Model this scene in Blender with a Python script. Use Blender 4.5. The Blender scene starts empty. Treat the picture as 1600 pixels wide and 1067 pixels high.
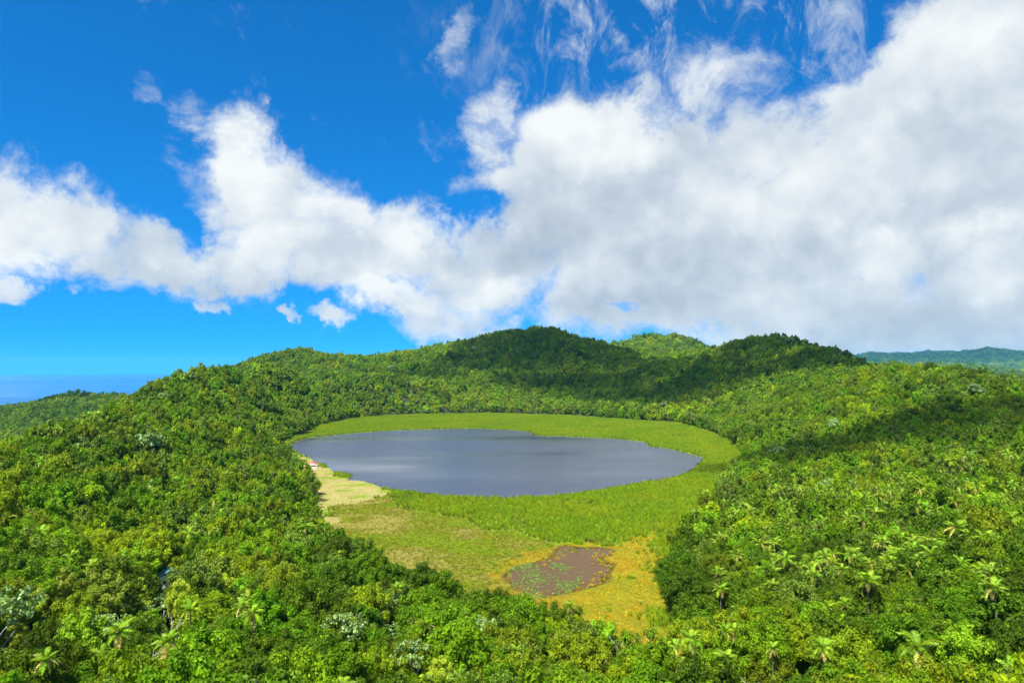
import bpy, math, random
import numpy as np

SC = bpy.context.scene
COL = SC.collection
rng = np.random.default_rng(7)
random.seed(7)

# ------------------------------------------------------------------ camera
CAM_Z = 85.0                      # metres above the lake (lake level is z = 0)
FPX = 1600 * 24.0 / 36.0          # focal length in photograph pixels
EYE_ROW = 568.0                   # row of eye level in the photograph
PITCH = math.atan((EYE_ROW - 533.5) / FPX)
cam_d = bpy.data.cameras.new("camera")
cam_d.lens = 24.0
cam_d.sensor_width = 36.0
cam_d.clip_start = 1.0
cam_d.clip_end = 120000.0
cam = bpy.data.objects.new("camera", cam_d)
COL.objects.link(cam)
cam.location = (0, 0, CAM_Z)
cam.rotation_euler = (math.pi / 2 + PITCH, 0, 0)
SC.camera = cam

# ------------------------------------------------------------------ sun, exposure
SUN_EL, SUN_BACK = 58.0, 60.0     # elevation; degrees behind the picture plane, from the west side
_e, _b = math.radians(SUN_EL), math.radians(SUN_BACK)
SUN = np.array([-math.cos(_e) * math.cos(_b), -math.cos(_e) * math.sin(_b), math.sin(_e)])
sun_d = bpy.data.lights.new("sun", 'SUN')
sun_d.energy = 5.0
sun_d.angle = math.radians(0.53)
sun_d.color = (1.0, 0.95, 0.86)
sun = bpy.data.objects.new("sun", sun_d)
COL.objects.link(sun)
from mathutils import Vector, Matrix, Euler
sun.rotation_euler = Vector(SUN).to_track_quat('Z', 'Y').to_euler()
sun.location = (0, 0, 3000)
vs = SC.view_settings
vs.view_transform = 'Standard'
vs.look = 'None'
vs.exposure = 0.97
vs.gamma = 1.0
vs.use_curve_mapping = False
SC.cycles.use_denoising = True
try:
    SC.cycles.denoiser = 'OPENIMAGEDENOISE'
    SC.cycles.denoising_input_passes = 'RGB_ALBEDO_NORMAL'
    SC.cycles.denoising_prefilter = 'ACCURATE'
except Exception:
    pass
SC.cycles.max_bounces = 6
SC.cycles.diffuse_bounces = 4
SC.cycles.glossy_bounces = 2
SC.cycles.transmission_bounces = 3
SC.cycles.transparent_max_bounces = 6
SC.cycles.volume_bounces = 1
SC.cycles.sample_clamp_indirect = 4.0


# ------------------------------------------------------------------ picture -> direction
def pdir(px, py):
    xc, yc = (px - 800.0) / FPX, (533.5 - py) / FPX
    return np.array([xc, math.cos(PITCH) - yc * math.sin(PITCH), math.sin(PITCH) + yc * math.cos(PITCH)])


def at_depth(px, py, Y):
    d = pdir(px, py)
    return np.array([0, 0, CAM_Z]) + d * (Y / d[1])


def on_plane(px, py, z=0.0):
    d = pdir(px, py)
    return np.array([0, 0, CAM_Z]) + d * ((z - CAM_Z) / d[2])


def azel(px, py):
    d = pdir(px, py)
    d = d / np.linalg.norm(d)
    return math.degrees(math.atan2(d[0], d[1])), math.degrees(math.asin(d[2]))


def project(P):
    P = np.atleast_2d(P)
    x, y, z = P[:, 0], P[:, 1], P[:, 2] - CAM_Z
    f = y * math.cos(PITCH) + z * math.sin(PITCH)
    u = -y * math.sin(PITCH) + z * math.cos(PITCH)
    f = np.where(np.abs(f) < 1e-6, 1e-6, f)
    return 800 + FPX * x / f, 533.5 - FPX * u / f, f


# ------------------------------------------------------------------ world: Nishita sky with cumulus
world = bpy.data.worlds.new("World")
SC.world = world
world.use_nodes = True
nt = world.node_tree
nt.nodes.clear()
N, L = nt.nodes, nt.links


def put(sock, v):
    if hasattr(v, "is_output"):
        L.new(v, sock)
    else:
        sock.default_value = v


def M(op, a, b=None, c=None, clamp=False):
    n = N.new("ShaderNodeMath")
    n.operation = op
    n.use_clamp = clamp
    for i, v in enumerate((a, b, c)):
        if v is not None:
            put(n.inputs[i], v)
    return n.outputs[0]


def VM(op, a, b=None, s=None):
    n = N.new("ShaderNodeVectorMath")
    n.operation = op
    put(n.inputs[0], a)
    if b is not None:
        put(n.inputs[1], b)
    if s is not None:
        put(n.inputs["Scale"], s)
    return n.outputs["Value"] if op in ("LENGTH", "DOT_PRODUCT") else n.outputs[0]


def SS(v, lo, hi, a=0.0, b=1.0):
    n = N.new("ShaderNodeMapRange")
    n.interpolation_type = 'SMOOTHSTEP'
    put(n.inputs["Value"], v)
    n.inputs["From Min"].default_value = lo
    n.inputs["From Max"].default_value = hi
    n.inputs["To Min"].default_value = a
    n.inputs["To Max"].default_value = b
    return n.outputs[0]


def NOISE(vec, scale, detail=6.0, rough=0.55, dist=0.0):
    n = N.new("ShaderNodeTexNoise")
    put(n.inputs["Vector"], vec)
    n.inputs["Scale"].default_value = scale
    n.inputs["Detail"].default_value = detail
    n.inputs["Roughness"].default_value = rough
    n.inputs["Distortion"].default_value = dist
    return n.outputs["Fac"], n.outputs["Color"]


def MIXC(f, a, b):
    n = N.new("ShaderNodeMix")
    n.data_type = 'RGBA'
    put(n.inputs[0], f)
    put(n.inputs[6], a)
    put(n.inputs[7], b)
    return n.outputs[2]


tc = N.new("ShaderNodeTexCoord")
DIR = tc.outputs["Generated"]
sep = N.new("ShaderNodeSeparateXYZ")
L.new(DIR, sep.inputs[0])
AZ = M('MULTIPLY', M('ARCTAN2', sep.outputs[0], sep.outputs[1]), 180 / math.pi)
ELV = M('MULTIPLY', M('ARCSINE', M('MINIMUM', M('MAXIMUM', sep.outputs[2], -1.0), 1.0)), 180 / math.pi)
comb = N.new("ShaderNodeCombineXYZ")
L.new(AZ, comb.inputs[0])
L.new(ELV, comb.inputs[1])
# the outlines of the blobs are broken up by warping where they are looked up
_f, wc = NOISE(DIR, 6.0, 9.0, 0.66)
WARP = VM('SCALE', VM('SUBTRACT', wc, (0.5, 0.5, 0.5)), s=10.0)
PA = VM('ADD', comb.outputs[0], WARP)


def blob(cx, cy, rx, ry, rot=0.0, w=1.0, soft=0.25):
    a0, e0 = azel(cx, cy)
    a1, _ = azel(cx - rx, cy)
    a2, _ = azel(cx + rx, cy)
    _, e1 = azel(cx, cy - ry)
    _, e2 = azel(cx, cy + ry)
    mp = N.new("ShaderNodeMapping")
    mp.vector_type = 'TEXTURE'
    L.new(PA, mp.inputs["Vector"])
    mp.inputs["Location"].default_value = (a0, e0, 0)
    mp.inputs["Rotation"].default_value = (0, 0, math.radians(-rot))
    mp.inputs["Scale"].default_value = (max((a2 - a1) / 2, .2), max((e1 - e2) / 2, .2), 1e6)
    return SS(VM('LENGTH', mp.outputs[0]), soft, 1.0, w, 0.0)


def union(specs, op='MAXIMUM', base=0.0):
    out = base
    for s in specs:
        out = M(op, out, blob(*s))
    return out


CUM = [  # the bank beside the sea
    (-60, 320, 280, 170, 12), (110, 375, 260, 130, 14), (260, 405, 200, 95, 0), (385, 255, 105, 165, 0),
    (430, 330, 190, 165, 25), (560, 375, 190, 120, 12), (640, 365, 120, 105, 0), (440, 410, 330, 75, 0),
    # the bank over the hills
    (770, 190, 95, 130, 0, .8), (900, 240, 200, 150, 0, 1.15), (850, 350, 230, 200, 0, 1.2), (1010, 340, 300, 230, 0, 1.3),
    (1220, 340, 340, 270, 0, 1.3), (1430, 280, 350, 330, 0, 1.4), (1600, 100, 360, 350, 0, 1.5), (1560, 430, 340, 240, 0, 1.3),
    (800, 430, 300, 115, 0), (1050, 460, 440, 140, 0, 1.2), (1400, 490, 500, 130, 0, 1.2), (640, 475, 120, 60, 0, .9),
    (730, 500, 180, 70, 0, .85), (1000, 180, 70, 110, 0, .6), (1100, 150, 150, 110, 0, .55), (1210, 130, 90, 90, 0, .5),
    (712, 60, 30, 150, 8, .44), (690, 210, 60, 60, 0, .40), (760, 515, 160, 50, 0, .8), (1200, 535, 420, 45, 0, .8), (310, 180, 90, 60, 20, .52), (205, 125, 80, 34, 35, .52),
    # small low ones
    (330, 468, 42, 22, 10, .8), (522, 497, 62, 24, 18, .8), (455, 487, 30, 16, 10, .75), (5, 465, 70, 52, 0, .85), (125, 472, 32, 13, 0, .55)]
DEN = union(CUM)
# open sky that cuts into them
for s in [(745, 322, 75, 55, 0, .75), (298, 368, 50, 60, -30, .55), (965, 497, 45, 20, 0, .6), (1290, 60, 110, 110, 0, .35)]:
    DEN = M('SUBTRACT', DEN, blob(*s))
# outside the frame the sky goes on as broken cumulus of the same kind
far_n, _c = NOISE(DIR, 2.6, 3.0, 0.5)
AZM = M('ABSOLUTE', AZ)
OUT = M('MAXIMUM', SS(AZM, 38, 52), SS(ELV, 29, 40))
GEN = M('MULTIPLY', SS(far_n, 0.44, 0.66), M('MULTIPLY', OUT, SS(ELV, 0, 6)))
DEN = M('MAXIMUM', DEN, GEN)

F1, _c = NOISE(VM('ADD', VM('MULTIPLY', DIR, (1, 1, 1.25)), VM('SCALE', wc, s=0.06)), 8.0, 13.0, 0.68, 0.35)
DN = M('ADD', DEN, M('MULTIPLY', M('SUBTRACT', F1, 0.5), 1.95))
vo = N.new("ShaderNodeTexVoronoi")
vo.feature = 'F1'
L.new(VM('ADD', DIR, VM('SCALE', wc, s=0.10)), vo.inputs["Vector"])
vo.inputs["Scale"].default_value = 11.0
vo.inputs["Detail"].default_value = 2.0
vo.inputs["Roughness"].default_value = 0.55
PUFF = M('SUBTRACT', 0.84, vo.outputs["Distance"])
DN = M('ADD', DN, M('MULTIPLY', PUFF, 0.32))
ALPHA = SS(DN, 0.19, 0.98)
# thin veils high up on the far side of the frame
VV, _c = NOISE(VM('MULTIPLY', DIR, (2.2, 2.2, 0.9)), 9.0, 9.0, 0.68, 0.6)
VEIL = M('MULTIPLY', SS(VV, 0.47, 0.74), M('MULTIPLY', blob(1090, 60, 560, 260, 0, .9), 0.9))
ALPHA = M('MAXIMUM', ALPHA, VEIL)
# light and dark inside the clouds: towards the sun side lighter, thick undersides greyer
sx = tuple(float(v) * 0.035 for v in SUN)
NA, _c = NOISE(DIR, 7.0, 7.0, 0.55)
NB, _c = NOISE(VM('ADD', DIR, sx), 7.0, 3.0, 0.5)
GRAD = M('SUBTRACT', NB, NA)
LOWF, _c = NOISE(DIR, 4.2, 4.0, 0.5)
BR = union([(395, 245, 110, 150, 0, 1), (930, 225, 120, 90, 0, .95), (590, 335, 150, 60, 15, .6), (1270, 290, 260, 140, 0, .55), (1560, 400, 150, 100, 0, .9),
            (1370, 400, 70, 55, 0, .75), (40, 380, 170, 100, 10, .8), (720, 445, 160, 55, 0, .7), (1500, 60, 160, 120, 0, .6), (470, 385, 150, 60, 0, .55), (620, 470, 90, 40, 0, .9), (900, 430, 110, 50, 0, .45)])
GR = union([(790, 390, 170, 60, 0, .75), (1180, 410, 360, 70, 0, .85), (310, 445, 300, 36, 0, .8), (1000, 300, 120, 80, 0, .4), (700, 400, 110, 60, 0, .8), (1480, 330, 260, 60, -10, .65),
            (1050, 490, 300, 50, 0, .5), (1450, 500, 260, 60, 0, .6), (240, 370, 120, 60, 20, .55), (1560, 230, 120, 80, 0, .4)])
THICK = SS(DN, 0.65, 1.25)
V = M('ADD', 0.70, M('MULTIPLY', GRAD, 1.25))
V = M('ADD', V, M('MULTIPLY', M('SUBTRACT', LOWF, 0.5), 0.45))
V = M('ADD', V, M('MULTIPLY', BR, 0.30))
V = M('SUBTRACT', V, M('MULTIPLY', GR, 0.20))
V = M('SUBTRACT', V, M('MULTIPLY', THICK, 0.10))
V = M('ADD', V, M('MULTIPLY', M('SUBTRACT', F1, 0.5), 0.5))
V = M('ADD', V, M('MULTIPLY', PUFF, 0.16))
V = M('MINIMUM', M('MAXIMUM', V, 0.0), 1.0)
cr = N.new("ShaderNodeValToRGB")
L.new(V, cr.inputs[0])
cr.color_ramp.elements[0].position = 0.15
cr.color_ramp.elements[0].color = (0.27, 0.33, 0.415, 1)
cr.color_ramp.elements[1].position = 0.95
cr.color_ramp.elements[1].color = (0.68, 0.71, 0.715, 1)
e = cr.color_ramp.elements.new(0.55)
e.color = (0.45, 0.51, 0.575, 1)

SKY_TINT = (0.06, 0.73, 1.27, 1)
sky = N.new("ShaderNodeTexSky")
sky.sky_type = 'NISHITA'
sky.sun_disc = False
sky.sun_elevation = math.radians(SUN_EL)
sky.sun_rotation = math.atan2(SUN[0], SUN[1])
sky.altitude = 500
sky.air_density = 1.0
sky.dust_density = 0.0
sky.ozone_density = 3.0
# clear sea air: the white rim of the sky lies lower than the model puts it
L.new(VM('ADD', VM('MULTIPLY', DIR, (1, 1, 0.86)), (0, 0, 0.105)), sky.inputs[0])
tint = N.new("ShaderNodeMix")
tint.data_type = 'RGBA'
tint.blend_type = 'MULTIPLY'
tint.inputs[0].default_value = 1.0
L.new(sky.outputs[0], tint.inputs[6])
tint.inputs[7].default_value = SKY_TINT
SKY_STRENGTH = 0.073
cloud_scale = N.new("ShaderNodeMix")
cloud_scale.data_type = 'RGBA'
cloud_scale.blend_type = 'MULTIPLY'
cloud_scale.inputs[0].default_value = 1.0
L.new(cr.outputs[0], cloud_scale.inputs[6])
cloud_scale.inputs[7].default_value = (9.6, 9.6, 9.6, 1)
final = MIXC(ALPHA, tint.outputs[2], cloud_scale.outputs[2])
bg = N.new("ShaderNodeBackground")
bg.inputs["Strength"].default_value = SKY_STRENGTH
L.new(final, bg.inputs["Color"])
wo = N.new("ShaderNodeOutputWorld")
L.new(bg.outputs[0], wo.inputs["Surface"])
world.cycles.sampling_method = 'MANUAL'
world.cycles.sample_map_resolution = 512


# ------------------------------------------------------------------ helpers
def tag(o, label=None, cat=None, group=None, kind=None):
    if label: o["label"] = label
    if cat: o["category"] = cat
    if group: o["group"] = group
    if kind: o["kind"] = kind
    return o


def mesh_np(name, V, F, mat=None, smooth=False, mats=None):
    """mesh from an n x 3 array and an m x k array of faces (k = 3 or 4) or a list of face tuples"""
    me = bpy.data.meshes.new(name)
    V = np.asarray(V, dtype=np.float32)
    if isinstance(F, np.ndarray):
        k = F.shape[1]
        m = F.shape[0]
        me.vertices.add(len(V))
        me.vertices.foreach_set("co", V.ravel())
        me.loops.add(m * k)
        me.loops.foreach_set("vertex_index", F.astype(np.int32).ravel())
        me.polygons.add(m)
        me.polygons.foreach_set("loop_start", np.arange(0, m * k, k, dtype=np.int32))
        me.polygons.foreach_set("loop_total", np.full(m, k, dtype=np.int32))
        me.update(calc_edges=True)
        me.validate()
    else:
        me.from_pydata([tuple(v) for v in V], [], F)
        me.update()
    if mat: me.materials.append(mat)
    if smooth:
        me.polygons.foreach_set("use_smooth", np.ones(len(me.polygons), dtype=bool))
    return me


def link(name, me, parent=None, loc=None):
    o = bpy.data.objects.new(name, me)
    COL.objects.link(o)
    if parent: o.parent = parent
    if loc is not None: o.location = loc
    return o


def new_mat(name):
    m = bpy.data.materials.new(name)
    m.use_nodes = True
    t = m.node_tree
    b = t.nodes["Principled BSDF"]
    return m, t, b


def simple_mat(name, col, rough=0.7, var=0.25, scale=2.0, spec=0.3, bump=0.0):
    m, t, b = new_mat(name)
    n = t.nodes.new("ShaderNodeTexNoise")
    n.inputs["Scale"].default_value = scale
    n.inputs["Detail"].default_value = 5
    tcn = t.nodes.new("ShaderNodeTexCoord")
    t.links.new(tcn.outputs["Object"], n.inputs["Vector"])
    mr = t.nodes.new("ShaderNodeMapRange")
    mr.inputs["To Min"].default_value = 1 - var
    mr.inputs["To Max"].default_value = 1 + var
    t.links.new(n.outputs["Fac"], mr.inputs["Value"])
    mx = t.nodes.new("ShaderNodeVectorMath")
    mx.operation = 'SCALE'
    mx.inputs[0].default_value = col
    t.links.new(mr.outputs[0], mx.inputs["Scale"])
    t.links.new(mx.outputs[0], b.inputs["Base Color"])
    b.inputs["Roughness"].default_value = rough
    b.inputs["Specular IOR Level"].default_value = spec
    if bump:
        bp = t.nodes.new("ShaderNodeBump")
        bp.inputs["Strength"].default_value = bump
        t.links.new(n.outputs["Fac"], bp.inputs["Height"])
        t.links.new(bp.outputs[0], b.inputs["Normal"])
    return m


def leaf_mat(name, col, var=0.35, rough=0.45, trans=0.3, hue=0.02, spec=0.35):
    """leaf green that differs from leaf to leaf and from tree to tree"""
    m, t, b = new_mat(name)
    nd, lk = t.nodes, t.links
    geo = nd.new("ShaderNodeNewGeometry")
    oi = nd.new("ShaderNodeObjectInfo")
    h = nd.new("ShaderNodeHueSaturation")
    h.inputs["Color"].default_value = (*col, 1)

    def mr(src, lo, hi):
        n = nd.new("ShaderNodeMapRange")
        n.inputs["To Min"].default_value = lo
        n.inputs["To Max"].default_value = hi
        lk.new(src, n.inputs["Value"])
        return n.outputs[0]
    mu = nd.new("ShaderNodeMath")
    mu.operation = 'MULTIPLY'
    lk.new(mr(geo.outputs["Random Per Island"], 1 - var, 1 + var), mu.inputs[0])
    lk.new(mr(oi.outputs["Random"], 0.72, 1.25), mu.inputs[1])
    tx = nd.new("ShaderNodeTexCoord")
    nz = nd.new("ShaderNodeTexNoise")
    nz.inputs["Scale"].default_value = 0.55
    nz.inputs["Detail"].default_value = 2
    lk.new(tx.outputs["Object"], nz.inputs["Vector"])
    rg = nd.new("ShaderNodeMapRange")
    rg.inputs["From Min"].default_value = .3
    rg.inputs["From Max"].default_value = .7
    rg.inputs["To Min"].default_value = .68
    rg.inputs["To Max"].default_value = 1.36
    lk.new(nz.outputs["Fac"], rg.inputs["Value"])
    m2 = nd.new("ShaderNodeMath")
    m2.operation = 'MULTIPLY'
    lk.new(mu.outputs[0], m2.inputs[0])
    lk.new(rg.outputs[0], m2.inputs[1])
    lk.new(m2.outputs[0], h.inputs["Value"])
    fr = nd.new("ShaderNodeMath")
    fr.operation = 'FRACT'
    m7 = nd.new("ShaderNodeMath")
    m7.operation = 'MULTIPLY'
    m7.inputs[1].default_value = 17.31
    lk.new(oi.outputs["Random"], m7.inputs[0])
    lk.new(m7.outputs[0], fr.inputs[0])
    lk.new(mr(fr.outputs[0], 0.5 - hue, 0.5 + hue), h.inputs["Hue"])
    lk.new(h.outputs[0], b.inputs["Base Color"])
    b.inputs["Roughness"].default_value = rough
    b.inputs["Specular IOR Level"].default_value = spec
    tr = nd.new("ShaderNodeBsdfTranslucent")
    yl = nd.new("ShaderNodeMix")
    yl.data_type = 'RGBA'
    yl.blend_type = 'MULTIPLY'
    yl.inputs[0].default_value = 1.0
    lk.new(h.outputs[0], yl.inputs[6])
    yl.inputs[7].default_value = (1.6, 1.4, 0.5, 1)
    lk.new(yl.outputs[2], tr.inputs["Color"])
    mx = nd.new("ShaderNodeMixShader")
    mx.inputs[0].default_value = trans
    lk.new(b.outputs[0], mx.inputs[1])
    lk.new(tr.outputs[0], mx.inputs[2])
    lk.new(mx.outputs[0], nd["Material Output"].inputs["Surface"])
    return m


# lattice noise
_T = rng.random((256, 256)).astype(np.float64)


def vnoise(x, y):
    xi, yi = np.floor(x).astype(int), np.floor(y).astype(int)
    fx, fy = x - xi, y - yi
    fx = fx * fx * fx * (fx * (fx * 6 - 15) + 10)
    fy = fy * fy * fy * (fy * (fy * 6 - 15) + 10)
    a = _T[xi & 255, yi & 255]
    b = _T[(xi + 1) & 255, yi & 255]
    c = _T[xi & 255, (yi + 1) & 255]
    d = _T[(xi + 1) & 255, (yi + 1) & 255]
    return (a * (1 - fx) + b * fx) * (1 - fy) + (c * (1 - fx) + d * fx) * fy


def fbm(x, y, octv=4, gain=0.5, ridge=False):
    s, a, t = 0.0, 1.0, 0.0
    for i in range(octv):
        n = vnoise(x * 2 ** i + 17.3 * i, y * 2 ** i + 9.1 * i) * 2 - 1
        if ridge: n = 1 - 2 * np.abs(n)
        s = s + a * n
        t += a
        a *= gain
    return s / t


def smooth(a, b, x):
    t = np.clip((x - a) / (b - a), 0, 1)
    return t * t * (3 - 2 * t)


def sdf(poly, X, Y):
    """signed distance to a closed polygon (k x 2), negative inside"""
    P = np.asarray(poly, float)
    d = np.full(X.shape, 1e18)
    ins = np.zeros(X.shape, bool)
    for i in range(len(P)):
        a, b = P[i], P[(i + 1) % len(P)]
        ex, ey = b - a
        wx, wy = X - a[0], Y - a[1]
        t = np.clip((wx * ex + wy * ey) / (ex * ex + ey * ey + 1e-12), 0, 1)
        d = np.minimum(d, (wx - ex * t) ** 2 + (wy - ey * t) ** 2)
        c = ((a[1] <= Y) & (b[1] > Y)) | ((b[1] <= Y) & (a[1] > Y))
        with np.errstate(divide='ignore', invalid='ignore'):
            xx = a[0] + (Y - a[1]) / (b[1] - a[1] if b[1] != a[1] else 1e-12) * ex
        ins ^= c & (X < xx)
    d = np.sqrt(d)
    return np.where(ins, -d, d)


def gpoly(px, z=0.0):
    return np.array([on_plane(a, b, z)[:2] for a, b in px])


def smooth_poly(P, it=2):
    for _ in range(it):
        Q = np.roll(P, -1, 0)
        P = np.stack([P * .75 + Q * .25, P * .25 + Q * .75], 1).reshape(-1, 2)
    return P


LAKE = gpoly([(452, 697), (460, 690), (480, 684), (520, 680), (560, 676), (620, 672), (680, 670), (740, 669), (790, 671), (825, 674), (835, 680),
              (870, 681), (920, 683), (970, 686), (1005, 690), (1015, 697), (1040, 700), (1070, 706), (1098, 715), (1092, 723), (1080, 735),
              (1060, 745), (1020, 752), (985, 757), (950, 763), (900, 771), (850, 776), (790, 778), (730, 777), (680, 773), (640, 768), (600, 762),
              (585, 756), (565, 751), (545, 750), (552, 743), (520, 738), (512, 730), (506, 725), (495, 722), (480, 714), (462, 706)])
MARSH = gpoly([(436, 696), (452, 686), (478, 678), (500, 665), (560, 653), (640, 648), (760, 646), (880, 649), (980, 656), (1060, 661), (1100, 672),
               (1140, 690), (1160, 710), (1156, 735), (1132, 752), (1115, 775), (1100, 800), (1075, 830), (1052, 860), (1040, 900), (1036, 940), (1056, 990),
               (1068, 1024), (1058, 1060), (1000, 1052), (930, 1012), (860, 985), (780, 970), (700, 950), (600, 905), (535, 862), (494, 824), (497, 792),
               (491, 768), (485, 750), (462, 731), (447, 713)])
POND = smooth_poly(gpoly([(876, 849), (905, 856), (945, 853), (962, 862), (938, 876), (962, 884), (946, 900), (950, 915), (905, 926), (870, 934), (830, 930), (790, 914),
                          (788, 896), (812, 884), (832, 880), (868, 868)]), 1)
LILY = gpoly([(786, 890), (815, 882), (850, 878), (900, 890), (905, 915), (880, 935), (820, 932), (784, 912)])
DRY = gpoly([(452, 690), (470, 706), (512, 722), (530, 736), (560, 745), (600, 758), (632, 770), (600, 778), (570, 788), (540, 790), (528, 818), (500, 826), (470, 815), (462, 770), (455, 740), (430, 712), (430, 695)])
SEDGE = gpoly([(520, 790), (560, 784), (606, 774), (620, 792), (690, 806), (722, 808), (762, 830), (802, 830), (872, 850), (900, 858), (920, 900), (860, 990), (700, 960), (520, 860)])
GOLD = gpoly([(888, 846), (960, 841), (1032, 836), (1046, 866), (1036, 900), (1044, 955), (1095, 1067), (960, 1067), (860, 945), (795, 926), (762, 900), (790, 876), (850, 868)])

# ------------------------------------------------------------------ terrain
CAN = 12.8
CTRL = []


def cp(px, py, Y, can=CAN):
    # emergent crowns stand above the mean canopy on a skyline
    if (1500 < Y < 2000 and px > 350 or 1150 < Y < 1400 and px > 1080) and py < 556: py += 13
    elif Y > 2400 and py < 570: py += 9
    elif can == CAN and Y < 1100 and (px < 420 and py < 720 and Y > 280 or px > 1320 and py < 625): can = CAN + 5.5
    p = at_depth(px, py, Y)
    CTRL.append((p[0], p[1], p[2] - can))


for c in [(-160, 740, 230), (0, 697, 310), (100, 653, 400), (180, 627, 500), (250, 594, 610), (290, 571, 700), (335, 571, 800), (370, 569, 850), (400, 578, 900), (440, 583, 970), (480, 587, 1040), (560, 592, 1180), (640, 598, 1330),
          # flank of that ridge towards the lake
          (380, 670, 590), (420, 640, 760), (330, 720, 450), (300, 770, 360), (460, 630, 960), (540, 615, 1150), (200, 720, 380), (60, 770, 270),
          # near slope
          (200, 900, 200), (50, 1000, 145), (300, 1000, 150), (450, 900, 215), (550, 960, 180), (530, 855, 290), (100, 850, 225), (400, 1060, 125), (150, 1067, 122),
          (800, 1067, 138), (700, 965, 190), (900, 960, 200), (1000, 1010, 170), (1085, 1067, 140), (620, 905, 235),
          (1060, 950, 190), (1045, 890, 258), (1100, 790, 378), (1300, 950, 165), (1500, 1000, 138), (1600, 900, 155), (1720, 900, 150), (1400, 850, 240), (1300, 800, 320), (1200, 830, 290), (1480, 740, 380), (1300, 1067, 120), (1600, 1067, 105),
          (1600, 660, 440), (1480, 573, 650), (1600, 601, 560), (1720, 620, 480), (1400, 573, 700), (1330, 579, 800), (1250, 603, 880), (1180, 650, 760), (1110, 658, 885), (1350, 680, 540), (1260, 690, 560),
          # flat wood behind the lake and the hills
          (620, 638, 1100), (800, 631, 1150), (950, 633, 1120), (1060, 640, 1020), (600, 607, 1400), (800, 603, 1400), (1000, 610, 1300), (1100, 605, 1180), (1200, 605, 1020),
          (400, 572, 1900), (450, 560, 1900), (520, 547, 1900), (600, 550, 1850), (640, 546, 1800), (700, 531, 1760), (760, 520, 1720), (860, 510, 1700), (905, 523, 1730), (935, 527, 1760), (970, 545, 1820),
          (650, 572, 1560), (760, 560, 1560), (860, 558, 1530), (500, 578, 1600), (940, 570, 1520),
          (990, 536, 2600), (1070, 521, 2700), (1118, 542, 2500), (1050, 565, 2050),
          (1110, 547, 1350), (1150, 533, 1300), (1200, 525, 1280), (1250, 530, 1270), (1290, 545, 1200), (1322, 562, 1100), (1340, 576, 980), (1200, 568, 1120), (1030, 580, 1400),
          (1300, 560, 13400), (1360, 549, 13400), (1400, 550, 13000), (1450, 544, 13000), (1540, 547, 13000), (1600, 552, 12800), (1720, 548, 13000), (1200, 564, 13400), (1500, 622, 1800), (1600, 632, 1800), (1720, 640, 1800), (1420, 614, 1800), (1600, 640, 2500), (1500, 640, 2500), (1720, 650, 2500), (1420, 632, 2500), (1550, 622, 4600), (1450, 618, 4600), (1720, 622, 4600)]:
    cp(*c)
for c in [(0, 712, 400), (0, 740, 500), (50, 695, 480), (100, 675, 500), (100, 695, 620), (150, 650, 570), (150, 668, 680), (180, 645, 620), (180, 665, 760), (250, 612, 740), (250, 640, 900), (290, 592, 850), (-120, 780, 420), (970, 556, 1640), (1000, 562, 1640), (1040, 562, 1680), (1118, 548, 2690), (1160, 562, 2700),
          (1600, 612, 680), (1600, 628, 800), (1540, 586, 600), (1540, 592, 690), (1540, 612, 800), (1480, 586, 770), (1400, 592, 840), (1400, 612, 1000), (1340, 602, 960), (1340, 598, 1270), (1400, 606, 1290), (1322, 580, 1260), (1290, 556, 1320), (1320, 600, 1500), (1720, 640, 650)]:
    cp(*c)
for c in [(0, 634, 1900), (50, 626, 1950), (100, 618, 2000), (140, 612, 2000), (200, 616, 1900), (-120, 640, 1900), (0, 668, 1550), (80, 660, 1500), (-120, 690, 1500)]:
    cp(*c, can=25)
CTRL += [(-520, 700, -45), (-430, 900, -5), (-560, 1150, -45), (-900, 1150, -110), (-700, 1500, -80), (-800, 2000, -60), (-2600, 3600, -600), (-1500, 3000, -420), (-700, 3000, -250), (-300, 2600, -60),
         (-1600, 1200, -160), (-2600, 1800, -450), (0, 3400, 20), (300, 3800, 30), (-200, 5500, -560), (-2000, 6500, -700), (800, 3300, 60), (1300, 1600, 20), (1100, 900, 45),
         (600, 2000, 60), (600, 1700, 85), (1000, 500, 40), (60, 40, 20), (-60, 40, 25), (0, 70, 18), (0, 30, 20), (-100, 60, 26), (100, 60, 24), (-400, 250, 15), (-420, 420, -20), (400, 200, 45), (4500, 17500, -560), (10000, 16000, -560), (4500, 8500, -60), (9000, 7500, -560), (0, 8500, -620), (4000, 6000, 40), (1000, 7000, -300),
         # the basin
         (0, 700, 0), (0, 550, 0), (100, 450, 0), (-50, 900, 0), (150, 800, 0), (30, 330, 0), (50, 250, 0.5)]
CTRL = np.array(CTRL)


def uv(x, y):
    return np.arctan2(x, y), np.log(np.hypot(x, y) + 1e-6)


_u, _v = uv(CTRL[:, 0], CTRL[:, 1])
_C = np.stack([_u, _v], 1)


def _k(r2):
    return 0.5 * r2 * np.log(r2 + 1e-9)


_n = len(_C)
_A = np.zeros((_n + 3, _n + 3))
_A[:_n, :_n] = _k(((_C[:, None] - _C[None]) ** 2).sum(-1)) + np.eye(_n) * 0.0002
_A[:_n, _n] = 1
_A[:_n, _n + 1:] = _C
_A[_n:, :_n] = _A[:_n, _n:].T
_W = np.linalg.solve(_A, np.concatenate([CTRL[:, 2], np.zeros(3)]))


def tps(u, v):
    out = np.zeros(u.shape)
    for i in range(_n):
        out += _W[i] * _k((u - _C[i, 0]) ** 2 + (v - _C[i, 1]) ** 2)
    return out + _W[_n] + _W[_n + 1] * u + _W[_n + 2] * v


AZ_LIM = math.radians(56)


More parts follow.
